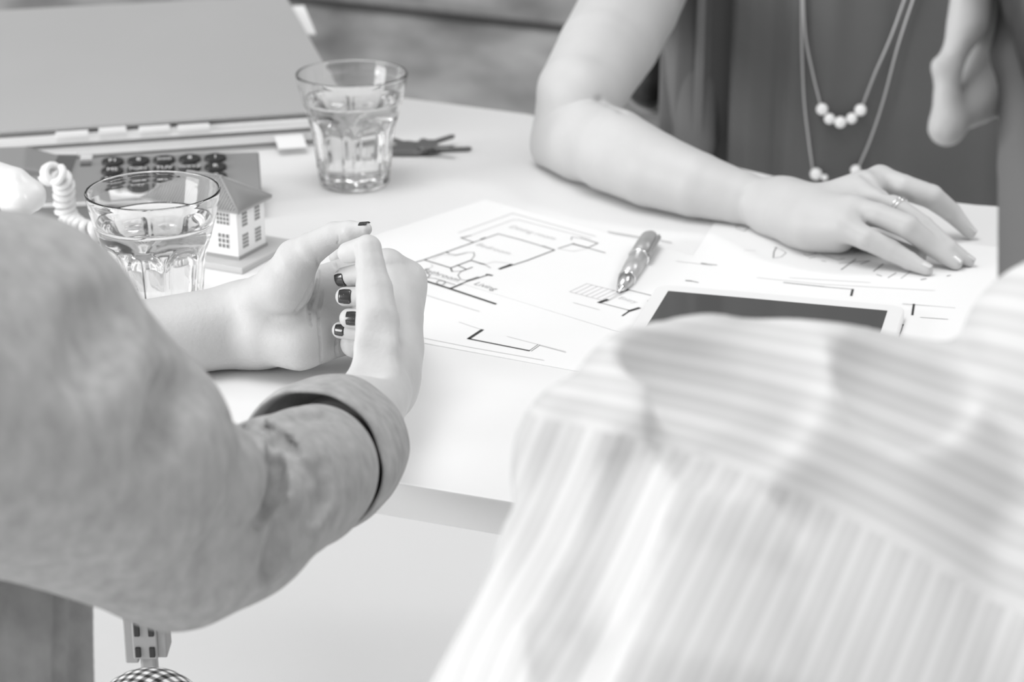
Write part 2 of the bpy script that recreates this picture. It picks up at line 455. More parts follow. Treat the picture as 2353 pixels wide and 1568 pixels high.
# lower sheet, its near edge along (964,788)-(1264,843)
b1 = (P(1264, 843)-P(964, 788)).normalized(); b2 = Vector((-b1.y, b1.x, 0))
cB = P(964, 788) - b1*0.075
shB = thing('plan_sheet', 'white printed sheet nearest the table edge, with a thick black corner line', 'paper')
prism('sheet', [(p.x, p.y) for p in rect_from(cB, b1, 0.42, b2, 0.13)], TZ+0.0001, TZ+0.0004, M['paper'], shB)
zB = TZ+0.00055
drawing('thick_print', [(0.0024, [(1108, 760), (1077, 780.5)]), (0.0016, [(1077, 780.5), (1216, 808)]), (0.0004, [(1216,808),(1236,794)]), (0.0004, [(1221,809),(1241,795)]),
    ], zB, M['ink'], shB)
drawing('faint_print', [(0.0006, [(964, 777), (1080, 800), (1250, 830)]), (0.0004, [(1165, 775), (1300, 810)]), (0.0005, [(1241,796),(1300,812)]), (0.0004,[(1055,742),(1108,760)])], zB, M['ink_light'], shB)
# upper sheet with the flat plan
a1 = (P(1275, 578)-P(1145, 541)).normalized(); a2 = Vector((-a1.y, a1.x, 0))
cA = P(1115, 461) - a2*0.15
shA = thing('floor_plan', 'large white sheet printed with an apartment floor plan under the pen', 'paper')
prism('sheet', [(p.x, p.y) for p in rect_from(cA, a1, 0.36, a2, 0.15)], TZ+0.0005, TZ+0.0008, M['paper'], shA)
def c4(x, y): return (860 + x/3.0167, 440 + y/3.0174)
zA = TZ+0.00095
def L(w, *pts): return (w, [c4(*p) for p in pts])
drawing('dark_print', [L(.0011,(225,520),(345,483),(497,430),(700,358)), L(.0016,(325,618),(525,682),(842,788)), L(.0013,(525,682),(640,635),(800,585)),
    L(.0022,(780,585),(815,592)), L(.0026,(870,546),(950,515)), L(.0012,(870,549),(1060,488),(1250,415)), L(.0012,(345,483),(530,540),(670,487),(750,512)),
    L(.0010,(530,540),(540,565)), L(.0010,(575,520),(640,550),(600,565)), L(.0010,(640,550),(680,535)), L(.0010,(497,430),(520,440)),
    L(.0016,(735,508),(765,515)), L(.0009,(1275,405),(1385,370)), L(.0016,(1375,372),(1480,400)), L(.0009,(1480,400),(1550,368)), L(.0009,(1550,368),(1430,330)),
    L(.0016,(740,340),(770,330)), L(.0009,(600,330),(690,362)), L(.0009,(600,330),(670,315)),
    L(.0032,(1695,708),(1755,690)), L(.0040,(1915,770),(1965,745)), L(.0030,(1560,780),(1615,760)), L(.0028,(1770,838),(1835,818)), L(.0014,(1720,872),(1770,838))], zA, M['ink'], shA)
drawing('mid_print', [L(.0012,(700,358),(860,303),(1020,345),(1250,415)), L(.0008,(240,520),(300,575)), L(.0007,(520,440),(565,450),(640,432),(690,432),(695,455),(670,487)),
    L(.0007,(600,565),(580,590),(600,620),(640,628)), L(.0016,(640,628),(720,602)), L(.0007,(540,565),(600,562)), L(.0007,(765,515),(805,540)),
    L(.0007,(315,590),(330,575),(365,572),(388,588),(370,605),(335,607),(315,590)), L(.0006,(430,640),(450,625),(480,628),(495,640),(475,655),(445,652),(430,640)),
    L(.0006,(330,620),(375,605),(420,610),(560,655)), L(.0012,(1620,288),(1860,328)), L(.0010,(1980,345),(2060,362)), L(.0012,(1480,400),(1600,435)), L(.0010,(1755,690),(1965,742)),
    L(.0009,(1560,780),(1760,832)), L(.0007,(1365,345),(1370,325),(1410,330),(1430,332)), L(.0007,(1170,385),(1250,415))], zA, M['ink_mid'], shA)
fl_ = [L(.0009,(585,295),(960,160),(1535,320)), L(.0007,(625,330),(960,205),(1000,205),(1500,335)), L(.0005,(765,515),(830,497),(930,505)), L(.0005,(405,480),(470,448),(560,455),(640,440)),
    L(.0005,(1290,408),(1380,425),(1470,405)), L(.0005,(340,720),(730,840)), L(.0005,(395,512),(405,530),(330,565),(300,560)), L(.0006,(1380,780),(1560,830))]
for i in range(8):
    x = 1355+i*38; fl_.append(L(.0006,(x, 705+i*9),(x+115, 650+i*9)))
fl_.append(L(.0006,(1355,705),(1620,775))); fl_.append(L(.0006,(1470,648),(1700,705)))
fl_.append(L(.0006,(1620,765),(1700,715)))
drawing('faint_print', fl_, zA, M['ink_light'], shA)
ang = math.atan2(a1.y, a1.x)
for s, (x, y), mm, sz in (('Bathroom', (465, 588), 'ink_mid', .0085), ('Living', (775, 668), 'ink_mid', .0085), ('Bedroom', (830, 408), 'ink_light', .0085), ('Dining room', (1100, 295), 'ink_light', .0085), ('Entry', (1760, 762), 'ink_light', .007)):
    q = P(*c4(x, y)); text_mesh('room_name', s, M[mm], sz, Matrix.Translation((q.x, q.y, zA)) @ Matrix.Rotation(ang, 4, 'Z'), shA)
# sheet with handwriting
shC = thing('notes_sheet', 'white sheet with handwritten marks under the woman\'s outstretched hand', 'paper')
c1 = (P(1960, 683)-P(1620, 651)).normalized(); c2 = Vector((-c1.y, c1.x, 0))
c0 = P(1560, 640)
prism('sheet', [(p.x, p.y) for p in rect_from(c0 - c2*0.05, c1, 0.235, c2, 0.175)], TZ+0.0009, TZ+0.0012, M['paper'], shC)
zC = TZ+0.00135
def c2p(x, y): return (1480 + x/2.695, 420 + y/2.695)
def K(w, *pts): return (w, [c2p(*p) for p in pts])
drawing('handwriting', [K(.0009,(820,410),(803,440),(800,478)), K(.0005,(803,410),(850,425),(880,445),(850,470),(810,478)), K(.0009,(1220,550),(1310,485)), K(.0006,(1205,510),(1400,495)), K(.0008,(1340,515),(1395,495)), K(.0009,(1420,560),(1480,515)),
    K(.0007,(1510,600),(1560,570)), K(.0005,(1590,605),(1650,560)), K(.0008,(1460,470),(1480,480)), K(.0006,(985,450),(1010,465),(1060,450),(1075,440)), K(.0006,(1020,480),(1060,470)), K(.0008,(1100,495),(1125,500)), K(.0006,(565,285),(590,270),(650,285),(620,312),(570,295)), 
    K(.0009,(870,365),(910,378)), K(.0014,(1715,612),(1745,606)), K(.0012,(1875,590),(1895,585)), K(.0010,(1300,440),(1335,430)), K(.0009,(1440,580),(1470,590)), K(.0006,(1100,455),(1200,490),(1240,480))], zC, M['ink_mid'], shC)
drawing('dark_print', [K(.0013,(355,510),(385,515)), K(.0008,(385,515),(450,522)), K(.0015,(260,618),(290,620)), K(.0008,(290,620),(335,630)), K(.0016,(1292,672),(1282,712)), K(.0006,(1100,655),(1290,672)), K(.0009,(865,630),(1115,656))], zC, M['ink'], shC)
drawing('faint_print', [K(.0006,(200,495),(420,525)), K(.0005,(700,600),(1100,640),(1800,680)), K(.0005,(900,600),(1400,630)), K(.0005,(620,430),(690,432)), K(.0005,(1560,520),(1650,540))], zC, M['ink_light'], shC)
drawing('faint_print', [K(.0005,(1560,520),(1600,530))], zC, M['ink_light'], shC)
shD = thing('printed_sheet', 'white sheet at the right of the tablet, with a short black upright stroke', 'paper')
prism('sheet', [(p.x, p.y) for p in rect_from(P(2060, 800), c1, 0.12, c2, 0.078)], TZ+0.0013, TZ+0.0016, M['paper'], shD)
drawing('dark_print', [K(.0015,(1670,768),(1660,835))], TZ+0.0018, M['ink'], shD)
drawing('faint_print', [K(.0006,(1600,765),(1925,792)), K(.0006,(1710,850),(1880,862))], TZ+0.0018, M['ink_mid'], shD)

# ============================================================ tablet
A_, B_ = P(1512, 651, 0.009), P(2082, 702, 0.009)
ex = (B_-A_).normalized(); ex.z = 0; ex.normalize(); ey = Vector((-ex.y, ex.x, 0)); W = (B_-A_).length
tab = thing('tablet', 'white framed tablet with a dark screen half hidden by the striped shirt', 'tablet', (A_.x, A_.y, TZ+0.0016), math.atan2(ex.y, ex.x))
def rrect(x0, y0, x1, y1, r, n=6):
    pts = []
    for cx, cy, a in ((x1-r, y1-r, 0), (x0+r, y1-r, 90), (x0+r, y0+r, 180), (x1-r, y0+r, 270)):
        for i in range(n+1):
            t = math.radians(a + 90*i/n); pts.append((cx+r*math.cos(t), cy+r*math.sin(t)))
    return pts
Lt = 0.225
prism('body', rrect(0, -Lt, W, 0, 0.010), 0.0, 0.0072, M['tablet_white'], tab, 0.0012)
prism('screen', rrect(0.0095, -Lt+0.02, W-0.0105, -0.0130, 0.0004, 1), 0.0072, 0.0074, M['screen'], tab)

# ============================================================ tumblers
def glass_wall(R=0.0428, H=0.088):
    prof_o = [(0.0, 0.0), (0.020, 0.0), (0.0255, 0.0006), (0.0272, 0.003), (0.0278, 0.008), (0.0290, 0.020), (0.0305, 0.034), (0.0325, 0.046), (0.0345, 0.054), (0.0362, 0.060), (0.0382, 0.067), (0.0405, 0.076), (0.0423, 0.085)] + [(0.0417+0.0008*math.cos(t), 0.0874+0.0008*math.sin(t)) for t in [math.pi*i/10 for i in range(10)]]
    prof_i = [(0.0409, 0.0874), (0.0404, 0.083), (0.0384, 0.074), (0.0364, 0.066), (0.0346, 0.060), (0.0318, 0.050), (0.0292, 0.040), (0.0270, 0.026), (0.0252, 0.014), (0.0225, 0.0102), (0.014, 0.0092), (0.0, 0.0090)]
    def fine(pr, n=3):
        out = []
        for a, b in zip(pr[:-1], pr[1:]):
            for i in range(n): out.append((a[0]+(b[0]-a[0])*i/n, a[1]+(b[1]-a[1])*i/n))
        out.append(pr[-1]); return out
    pr = fine(prof_o) + fine(prof_i); no = len(fine(prof_o)); NF = 8
    def warp(r, h, q, i):
        if i < no and 0.004 < h < 0.060 and r > 0.02:
            t = (q*NF/(2*math.pi)) % 1.0; c = abs(t-0.5)*2          # 0 mid facet, 1 at the rib
            arch = 0.056 - 0.012*c**3                                # the arched top of the facet
            f = min(1, max(0, (arch-h)/0.004)) * min(1, (h-0.004)/0.004)
            flat = math.cos(math.pi/NF)/math.cos((t-0.5)*2*math.pi/NF)
            rib = min(1, max(0, (0.92-c)/0.16))
            return r*(1 - f*(1-flat)*1.0) - f*rib*0.0006
        return r
    return pr, warp
def tumbler(name, base, label, rz, group):
    t = thing(name, label, 'glass', base, rz, group)
    pr, warp = glass_wall()
    vs, fs = lathe(pr, n=180, warp=warp); o = clean(obj_from('glass_body', vs, fs, M['glass'], t), 1e-5)
    w = [(0.0, 0.0089), (0.0141, 0.0091), (0.0226, 0.0101), (0.0253, 0.0139), (0.0271, 0.026), (0.0293, 0.040), (0.0319, 0.050), (0.0347, 0.060), (0.0365, 0.066), (0.0371, 0.0684), (0.0355, 0.0680), (0.03, 0.0679), (0.0, 0.0679)]
    vs, fs = lathe(w, n=96); clean(obj_from('water', vs, fs, M['water'], t), 1e-5)
    return t
gf = P(369, 738); tumbler('water_glass', (gf.x, gf.y, TZ+0.0002), 'clear faceted tumbler of water before the model house', 0.3, 'water glasses')
gb = P(815, 424); tumbler('water_glass', (gb.x, gb.y, TZ+0.0002), 'clear faceted tumbler of water beside the bunch of keys', 0.12, 'water glasses')

# ============================================================ model house
Lc, Fc, Rc = P(335, 445, 0.041), P(547, 487, 0.041), P(612, 440, 0.041)
u = (Fc-Lc); u.z = 0; LL = u.length; u.normalize(); ur_ = math.atan2(u.y, u.x)+math.radians(5); u = Vector((math.cos(ur_), math.sin(ur_), 0)); w_ = Vector((-u.y, u.x, 0)); WW = 0.043
hs = thing('model_house', 'small white model house with grey hipped roof on a grey base', 'model house', (Fc.x, Fc.y, TZ), math.atan2(u.y, u.x))
# local frame: x to the front corner (0), goes to -LL; y back to WW ; eaves overhang 3.5 mm
ov = 0.004; X0, X1, Y0, Y1 = -LL+ov, -ov, ov, WW-ov
box('base_plate', (-LL-0.004, -0.010, 0), (0.008, WW+0.016, 0.0045), M['house_base'], hs, 0.0008)
box('plinth', (X0-0.001, Y0-0.001, 0.0045), (X1+0.001, Y1+0.001, 0.0065), M['roof'], hs)
box('walls', (X0, Y0, 0.0065), (X1, Y1, 0.041), M['house_wall'], hs, 0.0003)
bm = bmesh.new(); zr = 0.0570; zi = 0.0405
ee = [bm.verts.new(p) for p in ((-LL, 0, zi), (0, 0, zi), (0, WW, zi), (-LL, WW, zi))]
el = [bm.verts.new((v.co.x, v.co.y, zi-0.0015)) for v in ee]
r0 = bm.verts.new((-LL+0.028, WW/2, zr)); r1 = bm.verts.new((-0.028, WW/2, zr))
bm.faces.new((ee[0], ee[1], r1, r0)); bm.faces.new((ee[1], ee[2], r1)); bm.faces.new((ee[2], ee[3], r0, r1)); bm.faces.new((ee[3], ee[0], r0))
bm.faces.new(el[::-1])
for i in range(4): bm.faces.new((el[i], el[(i+1)%4], ee[(i+1)%4], ee[i]))
roof = bm_obj('roof', bm, M['roof'], hs)
def rib(a, b, r, name='rib', m='roof'):
    vs, fs = tube([a, b], r, 6); o = obj_from(name, vs, fs, M[m], roof); return o
rv, rf = [], []
nr = 36
for i in range(1, nr):
    x = -LL + LL*i/nr
    top = min(1.0, min(x+LL, -x)/0.028)
    for s, ya in ((0, 0.0), (1, WW)):
        p0 = Vector((x, ya, zi+0.0002)); p1 = Vector((x, ya + (WW/2-ya)*top, zi + (zr-zi)*top + 0.0002))
        v, f = tube([p0, p1], 0.00062, 6); n = len(rv); rv += v; rf += [tuple(a+n for a in q) for q in f]
for i in range(1, 28):
    y = WW*i/28; top = min(y, WW-y)/(WW/2)
    for xe, xr in ((0.0, -0.028), (-LL, -LL+0.028)):
        v, f = tube([Vector((xe, y, zi+.0002)), Vector((xe+(xr-xe)*top, y, zi+(zr-zi)*top+.0002))], 0.00042, 5); n = len(rv); rv += v; rf += [tuple(a+n for a in q) for q in f]
rb = obj_from('roof_ribs', rv, rf, M['roof'], roof); tag(rb, kind='stuff')
for a, b in (((-LL,0,zi),(-LL+.028,WW/2,zr)), ((0,0,zi),(-.028,WW/2,zr)), ((0,WW,zi),(-.028,WW/2,zr)), ((-LL,WW,zi),(-LL+.028,WW/2,zr)), ((-LL+.026,WW/2,zr),(-.026,WW/2,zr))):
    rib(Vector(a), Vector(b), 0.0009, 'ridge_cap')
def hwin(x, z0, wid, hei, cols, rows, side):
    def bx(nm, a0, b0, a1, b1, dep, m, par):
        if side == 'front': return box(nm, (a0, Y0-dep, b0), (a1, Y0+0.0002, b1), m, par)
        return box(nm, (X1-0.0002, a0, b0), (X1+dep, a1, b1), m, par)
    f = bx('window', x-wid/2, z0, x+wid/2, z0+hei, 0.0004, M['house_wall'], hs)
    for c in range(cols):
        for r in range(rows):
            cw = wid/cols; ch = hei/rows
            bx('pane', x-wid/2+cw*(c+.16), z0+ch*(r+.14), x-wid/2+cw*(c+.84), z0+ch*(r+.86), 0.0006, M['pane'], f)
for x in (-LL+0.014, -LL+0.031, -LL+0.048, -LL+0.066):
    hwin(x, 0.0285, 0.0105, 0.0088, 4, 3, 'front')
for x in (-LL+0.014, -LL+0.048, -LL+0.066):
    hwin(x, 0.0115, 0.0095, 0.0110, 3, 3, 'front')
box('door', (-LL+0.0275, Y0-0.0006, 0.0065), (-LL+0.0345, Y0+0.0002, 0.0225), M['roof'], hs)
for y in (0.0130, 0.0290):
    hwin(y, 0.0265, 0.0065, 0.0105, 3, 4, 'side'); hwin(y, 0.0110, 0.0075, 0.0105, 3, 4, 'side')

# ============================================================ desk phone
ph_u = (P(595, 350, 0.030)-P(20, 335, 0.030)); ph_u.z = 0; PWd = ph_u.length; ph_u.normalize(); ph_u = Vector((math.cos(math.radians(7.5)), math.sin(math.radians(7.5)), 0)); PWd = 0.215
org = P(595, 350, 0.030)
phone = thing('desk_telephone', 'grey desk telephone with dark oval keys behind the front tumbler', 'telephone', (org.x, org.y, TZ), math.atan2(ph_u.y, ph_u.x))
# local: x from -PWd..0, y 0 at the back edge to -0.105 at the front
DP = 0.074
bm = bmesh.new()
pr = [(0.004, 0.0), (0.0, 0.030), (-0.004, 0.0315), (-DP+0.006, 0.020), (-DP, 0.017), (-DP, 0.0)]
for xx in (-PWd, 0.0):
    for (y, z_) in pr: bm.verts.new((xx, y, z_))
bm.verts.ensure_lookup_table(); n = len(pr)
bm.faces.new([bm.verts[i] for i in range(n)]); bm.faces.new([bm.verts[n+i] for i in range(n)][::-1])
for i in range(n): bm.faces.new((bm.verts[i], bm.verts[n+i], bm.verts[n+(i+1)%n], bm.verts[(i+1)%n]))
bmesh.ops.recalc_face_normals(bm, faces=bm.faces)
bmesh.ops.bevel(bm, geom=list(bm.edges), offset=0.0015, segments=2, affect='EDGES', profile=0.5)
bm_obj('body', bm, M['phone'], phone)
def top_z(y): return 0.0315 + (y+0.004)/(DP-0.010)*0.0115
tilt = math.atan2(0.0115, DP-0.010)
def to_phone(px, py, z):
    q = P(px, py, z); dx = q - Vector((org.x, org.y, TZ)); c, s = ph_u.x, ph_u.y
    return (dx.x*c + dx.y*s, -dx.x*s + dx.y*c)
legends = [['F1', '8', 'ooo', '8', '1'], ['MS', 'PQRS', 'TUV', 'WXYZ', 'R'], ['MC', 'GHI', 'JKL', 'MNO', '0'], ['C', 'DEF', 'ABC', '1', 'P'], ['M', '*', '0', '#', 'S']]
k0 = to_phone(260, 371, 0.030); k1 = to_phone(495, 368, 0.030)
px_ = (k1[0]-k0[0])/4; 
for r in range(5):
    for c in range(5):
        x = k0[0] + px_*c; y = (k0[1]+k1[1])/2 - 0.0150*r; zz = top_z(y)
        if y < -DP+0.012: continue
        pts = [(0.0083*math.cos(a), 0.0066*math.sin(a)) for a in [2*math.pi*i/20 for i in range(20)]]
        o = prism('key', pts, -0.001, 0.0022, M['key_black'], phone, 0.0006); o.location = (x, y, zz); o.rotation_euler = (tilt, 0, 0)
        t = text_mesh('key_print', legends[r][c], M['key_print'], 0.0066 if len(legends[r][c]) < 4 else 0.0054, Matrix.Translation((0, 0, 0.0024)), o)
dx, dy = to_phone(140, 396, 0.026)
o = box('display', (-0.0085, -0.022, -0.002), (0.0085, 0.022, 0.0008), M['display'], phone, 0.0002); o.location = (dx, dy, top_z(dy)); o.rotation_euler = (tilt, 0, -0.12)
o = box('display_rim', (-0.0092, 0.022, -0.002), (0.0092, 0.0248, 0.0018), M['phone_light'], phone, 0.0004); o.location = (dx, dy, top_z(dy)); o.rotation_euler = (tilt, 0, -0.12)
lx, ly = to_phone(199, 372, 0.029)
box('indicator', (lx-0.0045, ly-0.002, top_z(ly)-0.001), (lx+0.0045, ly+0.006, top_z(ly)+0.0014), M['phone_light'], phone, 0.0005)
box('indicator_slot', (lx-0.004, ly-0.012, top_z(ly)-0.004), (lx+0.004, ly-0.003, top_z(ly-0.006)+0.0006), M['display'], phone)
box('front_trim', (-PWd-0.001, -DP-0.0012, 0.0155), (0.001, -DP+0.001, 0.0185), M['phone_light'], phone, 0.0008)
box('number_card', (to_phone(245, 440, 0.02)[0], -DP+0.003, top_z(-DP+0.006)-0.001), (to_phone(400, 440, 0.02)[0], -DP+0.012, top_z(-DP+0.012)+0.0006), M['paper'], phone)
xr = to_phone(165, 347, 0.03)[0]; xl = to_phone(63, 325, 0.04)[0]
bm = bmesh.new(); f_ = [bm.verts.new(p) for p in ((-PWd, 0.002, 0.02), (xr, 0.002, 0.02), (xr, 0.002, 0.0305), (xl, 0.002, 0.041), (-PWd, 0.002, 0.041))]
b_ = [bm.verts.new((v.co.x, -0.030, v.co.z - (0.008 if v.co.z > 0.035 else 0.0045))) for v in f_]
bm.faces.new(f_); bm.faces.new(b_[::-1])
for i in range(5): bm.faces.new((f_[i], b_[i], b_[(i+1) % 5], f_[(i+1) % 5]))
bmesh.ops.recalc_face_normals(bm, faces=bm.faces); bmesh.ops.bevel(bm, geom=list(bm.edges), offset=0.0015, segments=2, affect='EDGES', profile=0.5)
bm_obj('cradle', bm, M['phone'], phone)
# handset, lying in front at the far left
hand = Clay(0.0012)
h0 = N(-120, 380, 1.44, 46); h1 = N(30, 428, 1.44, 44); h2 = N(66, 448, 1.445, 36)
hand.chain([h0, h1, h2], 0.004)
hand.cone(N(40, 470, 1.43, 40), N(68, 452, 1.44, 34), 0.006)
hand.build()
hd = thing('telephone_handset', 'white telephone handset at the left edge, cord hanging from its end', 'telephone', (h1[0].x, h1[0].y, TZ))
world_child(np_obj('handset_shell', [hand.mesh()], M['white_plastic']), hd)
# coiled cord
cp_pix = [(112, 402, .045), (128, 398, .050), (146, 424, .040), (148, 468, .024), (160, 505, .012), (196, 530, .009), (240, 532, .009), (280, 525, .009), (330, 515, .009), (372, 512, .009)]
ctrl = [P(*c) for c in cp_pix]
def catmull(pts, m=40):
    out = []
    pts = [pts[0]*2-pts[1]] + pts + [pts[-1]*2-pts[-2]]
    for i in range(1, len(pts)-2):
        p0, p1, p2, p3 = pts[i-1:i+3]
        for j in range(m):
            t = j/m; out.append(0.5*((2*p1) + (p2-p0)*t + (2*p0-5*p1+4*p2-p3)*t*t + (3*p1-p0-3*p2+p3)*t**3))
    out.append(pts[-2]); return out
base = catmull(ctrl)
acc = 0; hel = []; a, uu, ww = frame(base[1]-base[0]); pitch = 0.0062
fine_pts = []
for i in range(len(base)-1):
    seg = (base[i+1]-base[i]); t = seg.normalized(); uu = (uu - t*uu.dot(t)).normalized(); ww = t.cross(uu)
    steps = max(1, int(seg.length/0.0004))
    for j in range(steps):
        s = acc + seg.length*j/steps; q = 2*math.pi*s/pitch
        hel.append(base[i] + seg*(j/steps) + (uu*math.cos(q)+ww*math.sin(q))*0.0058)
    acc += seg.length
vs, fs = tube(hel, 0.0026, 8)
cord = obj_from('coiled_cord', vs, fs, M['white_plastic']); tag(cord, 'white coiled telephone cord looping down beside the handset', 'cord')

# ============================================================ binder
bk = P(803, 250, 0.030); bl_ = P(0, 302, 0.030)
bu = (bk-bl_); bu.z = 0; bu.normalize()
binder = thing('ring_binder', 'wide grey binder with pale page edges and tabs, behind the telephone', 'binder', (bk.x, bk.y, TZ), math.atan2(bu.y, bu.x))
BL = 0.56; BD = 0.335
def slab(name, z0f, z1f, z0b, z1b, x0, x1, y0, y1, m, bev=0.0006):
    bm = bmesh.new()
    vs = [bm.verts.new(p) for p in ((x0,y0,z0f),(x1,y0,z0f),(x1,y1,z0b),(x0,y1,z0b),(x0,y0,z1f),(x1,y0,z1f),(x1,y1,z1b),(x0,y1,z1b))]
    for f in ((0,3,2,1),(4,5,6,7),(0,1,5,4),(1,2,6,5),(2,3,7,6),(3,0,4,7)): bm.faces.new([vs[i] for i in f])
    bmesh.ops.bevel(bm, geom=list(bm.edges), offset=bev, segments=2, affect='EDGES', profile=0.5)
    return bm_obj(name, bm, m, binder)
slab('top_cover', 0.0275, 0.0305, 0.052, 0.055, -BL, 0, 0, BD, M['grey_board'])
slab('bottom_cover', 0.0, 0.0028, 0.0, 0.0028, -BL, 0, 0.002, BD, M['grey_board'])
slab('spine', 0.0, 0.054, 0.0, 0.054, -BL, 0, BD, BD+0.003, M['grey_board'])
slab('page_stack', 0.0165, 0.0235, 0.028, 0.048, -BL+0.045, -0.006, -0.001, BD-0.01, M['paper_pages'], 0.0003)
slab('page_stack', 0.0050, 0.0125, 0.0035, 0.026, -BL+0.10, -0.010, 0.002, BD-0.01, M['paper_pages'], 0.0003)
slab('divider_sheet', 0.0245, 0.0252, 0.048, 0.0488, -BL+0.03, -0.003, 0.006, BD-0.004, M['paper'], 0.0001)
def bx_of(px):  # local x of the front edge under a pixel column
    best = None
    for i in range(600):
        x = -BL + BL*i/600; q = bk + bu*x; d = q.y*CP - (TZ+0.02-CAMZ)*SP
        pxx = CX + q.x/d*F
        if best is None or abs(pxx-px) < best[0]: best = (abs(pxx-px), x)
    return best[1]
for (xa, xb, zc, nm) in ((131, 205, 0.0205, 'tab'), (228, 290, 0.0215, 'tab'), (320, 390, 0.0205, 'tab'), (410, 480, 0.0195, 'tab')):
    slab('index_tab', zc+0.002, zc+0.0058, zc+0.0025, zc+0.0063, bx_of(xa), bx_of(xb), -0.004, 0.010, M['paper'], 0.0002)
slab('paper_flag', 0.0380, 0.0400, 0.0500, 0.0520, -0.03, 0.012, 0.235, 0.30, M['paper'], 0.0004)
o = slab('paper_flag', 0.0060, 0.0065, 0.0120, 0.0125, bx_of(628), bx_of(694), -0.022, 0.006, M['paper'], 0.0002)
slab('divider_sheet', 0.0136, 0.0146, 0.027, 0.028, -BL+0.07, -0.004, 0.004, BD-0.004, M['grey_board'], 0.0001)

# ============================================================ bunch of keys
kb = P(955, 352)
keys = thing('key_bunch', 'bunch of dark metal keys on the table beside the far tumbler', 'keys', (kb.x, kb.y, TZ))
vs, fs = tube([Vector((0.011*math.cos(t), 0.011*math.sin(t), 0.004)) for t in [2*math.pi*i/32 for i in range(32)]], 0.0011, 8, True)
obj_from('key_ring', vs, fs, M['metal'], keys)
for i, (a, l, z0) in enumerate(((8, 0.031, 0.001), (36, 0.024, 0.0045), (78, 0.016, 0.002), (-30, 0.022, 0.006), (130, 0.02, 0.0035), (195, 0.016, 0.001))):
    bm = bmesh.new()
    bow = [(0.0085*math.cos(t), 0.0085*math.sin(t)) for t in [math.radians(25 + 310*j/15) for j in range(16)]]
    bl2 = [(l, -0.0030), (l+0.003, 0.0), (l, 0.0034)]
    n = 5
    for j in range(n): bl2.append((l - (l-0.009)*(j+0.3)/n, 0.0034)); bl2.append((l - (l-0.009)*(j+0.7)/n, 0.0022))
    pts = [(0.0085*math.cos(math.radians(-25)), -0.0030)] + bl2
    o = prism('key', bow[0:16] + pts, 0, 0.0022, M['metal_dark'], keys, 0.0003)
    o.location = (0.012*math.cos(math.radians(a)), 0.012*math.sin(math.radians(a)), z0); o.rotation_euler = (0.05*((i % 3)-1), -0.10*(i % 2), math.radians(a))
box('key_fob', (-0.020, -0.012, 0.001), (0.004, 0.004, 0.006), M['metal_dark'], keys, 0.0015)

# ============================================================ pen
pt, pe = P(1424, 668, 0.0035), P(1497, 543, 0.0066)
ax = (pe-pt); PL = ax.length; ax.normalize()
pen = thing('pen', 'grey metal ballpoint pen lying on the floor plan', 'pen', (pt.x, pt.y, TZ))
def pen_part(name, prof, m, smooth=True):
    vs, fs = lathe([(r*1.12, h) for r, h in prof], pt, ax, 32); o = clean(obj_from(name, vs, fs, M[m], None, smooth)); return world_child(o, pen)
s = PL/0.140
pen_part('tip', [(0, -0.002), (0.0006, -0.002), (0.0010, 0.001), (0.0022, 0.004), (0.0025, 0.0055), (0, 0.0055)], 'chrome')
pen_part('nose_cone', [(0, 0.005), (0.0027, 0.005), (0.0048, PL*.16), (0.0051, PL*.20), (0, PL*.20)], 'metal')
pen_part('ring', [(0, PL*.198), (0.0054, PL*.198), (0.0056, PL*.208), (0.0054, PL*.216), (0, PL*.216)], 'chrome')
pen_part('barrel', [(0, PL*.215), (0.0052, PL*.215), (0.0058, PL*.40), (0.0060, PL*.56), (0, PL*.56)], 'pen_body')
pen_part('ring', [(0, PL*.56), (0.0066, PL*.56), (0.0068, PL*.572), (0.0066, PL*.583), (0, PL*.583)], 'chrome')
pen_part('cap', [(0, PL*.583), (0.0064, PL*.583), (0.0064, PL*.80), (0.0060, PL*.93), (0.0042, PL*.99), (0.002, PL*1.02), (0, PL*1.025)], 'pen_cap')
side = Vector((ax.y, -ax.x, 0)).normalized(); upv = side.cross(ax).normalized(); upv = upv if upv.z > 0 else -upv
cdir = (side*0.9 + upv*0.45).normalized(); w3 = ax.cross(cdir)
mtx = Matrix(((cdir.x, w3.x, ax.x, pt.x), (cdir.y, w3.y, ax.y, pt.y), (cdir.z, w3.z, ax.z, pt.z), (0,0,0,1)))
world_child(box('clip', (0.0078, -0.0017, PL*.56), (0.0092, 0.0017, PL*.92), M['metal'], None, 0.0005, mtx), pen)
world_child(box('clip_mount', (0.004, -0.0015, PL*.88), (0.0090, 0.0015, PL*.92), M['metal'], None, 0.0004, mtx), pen)

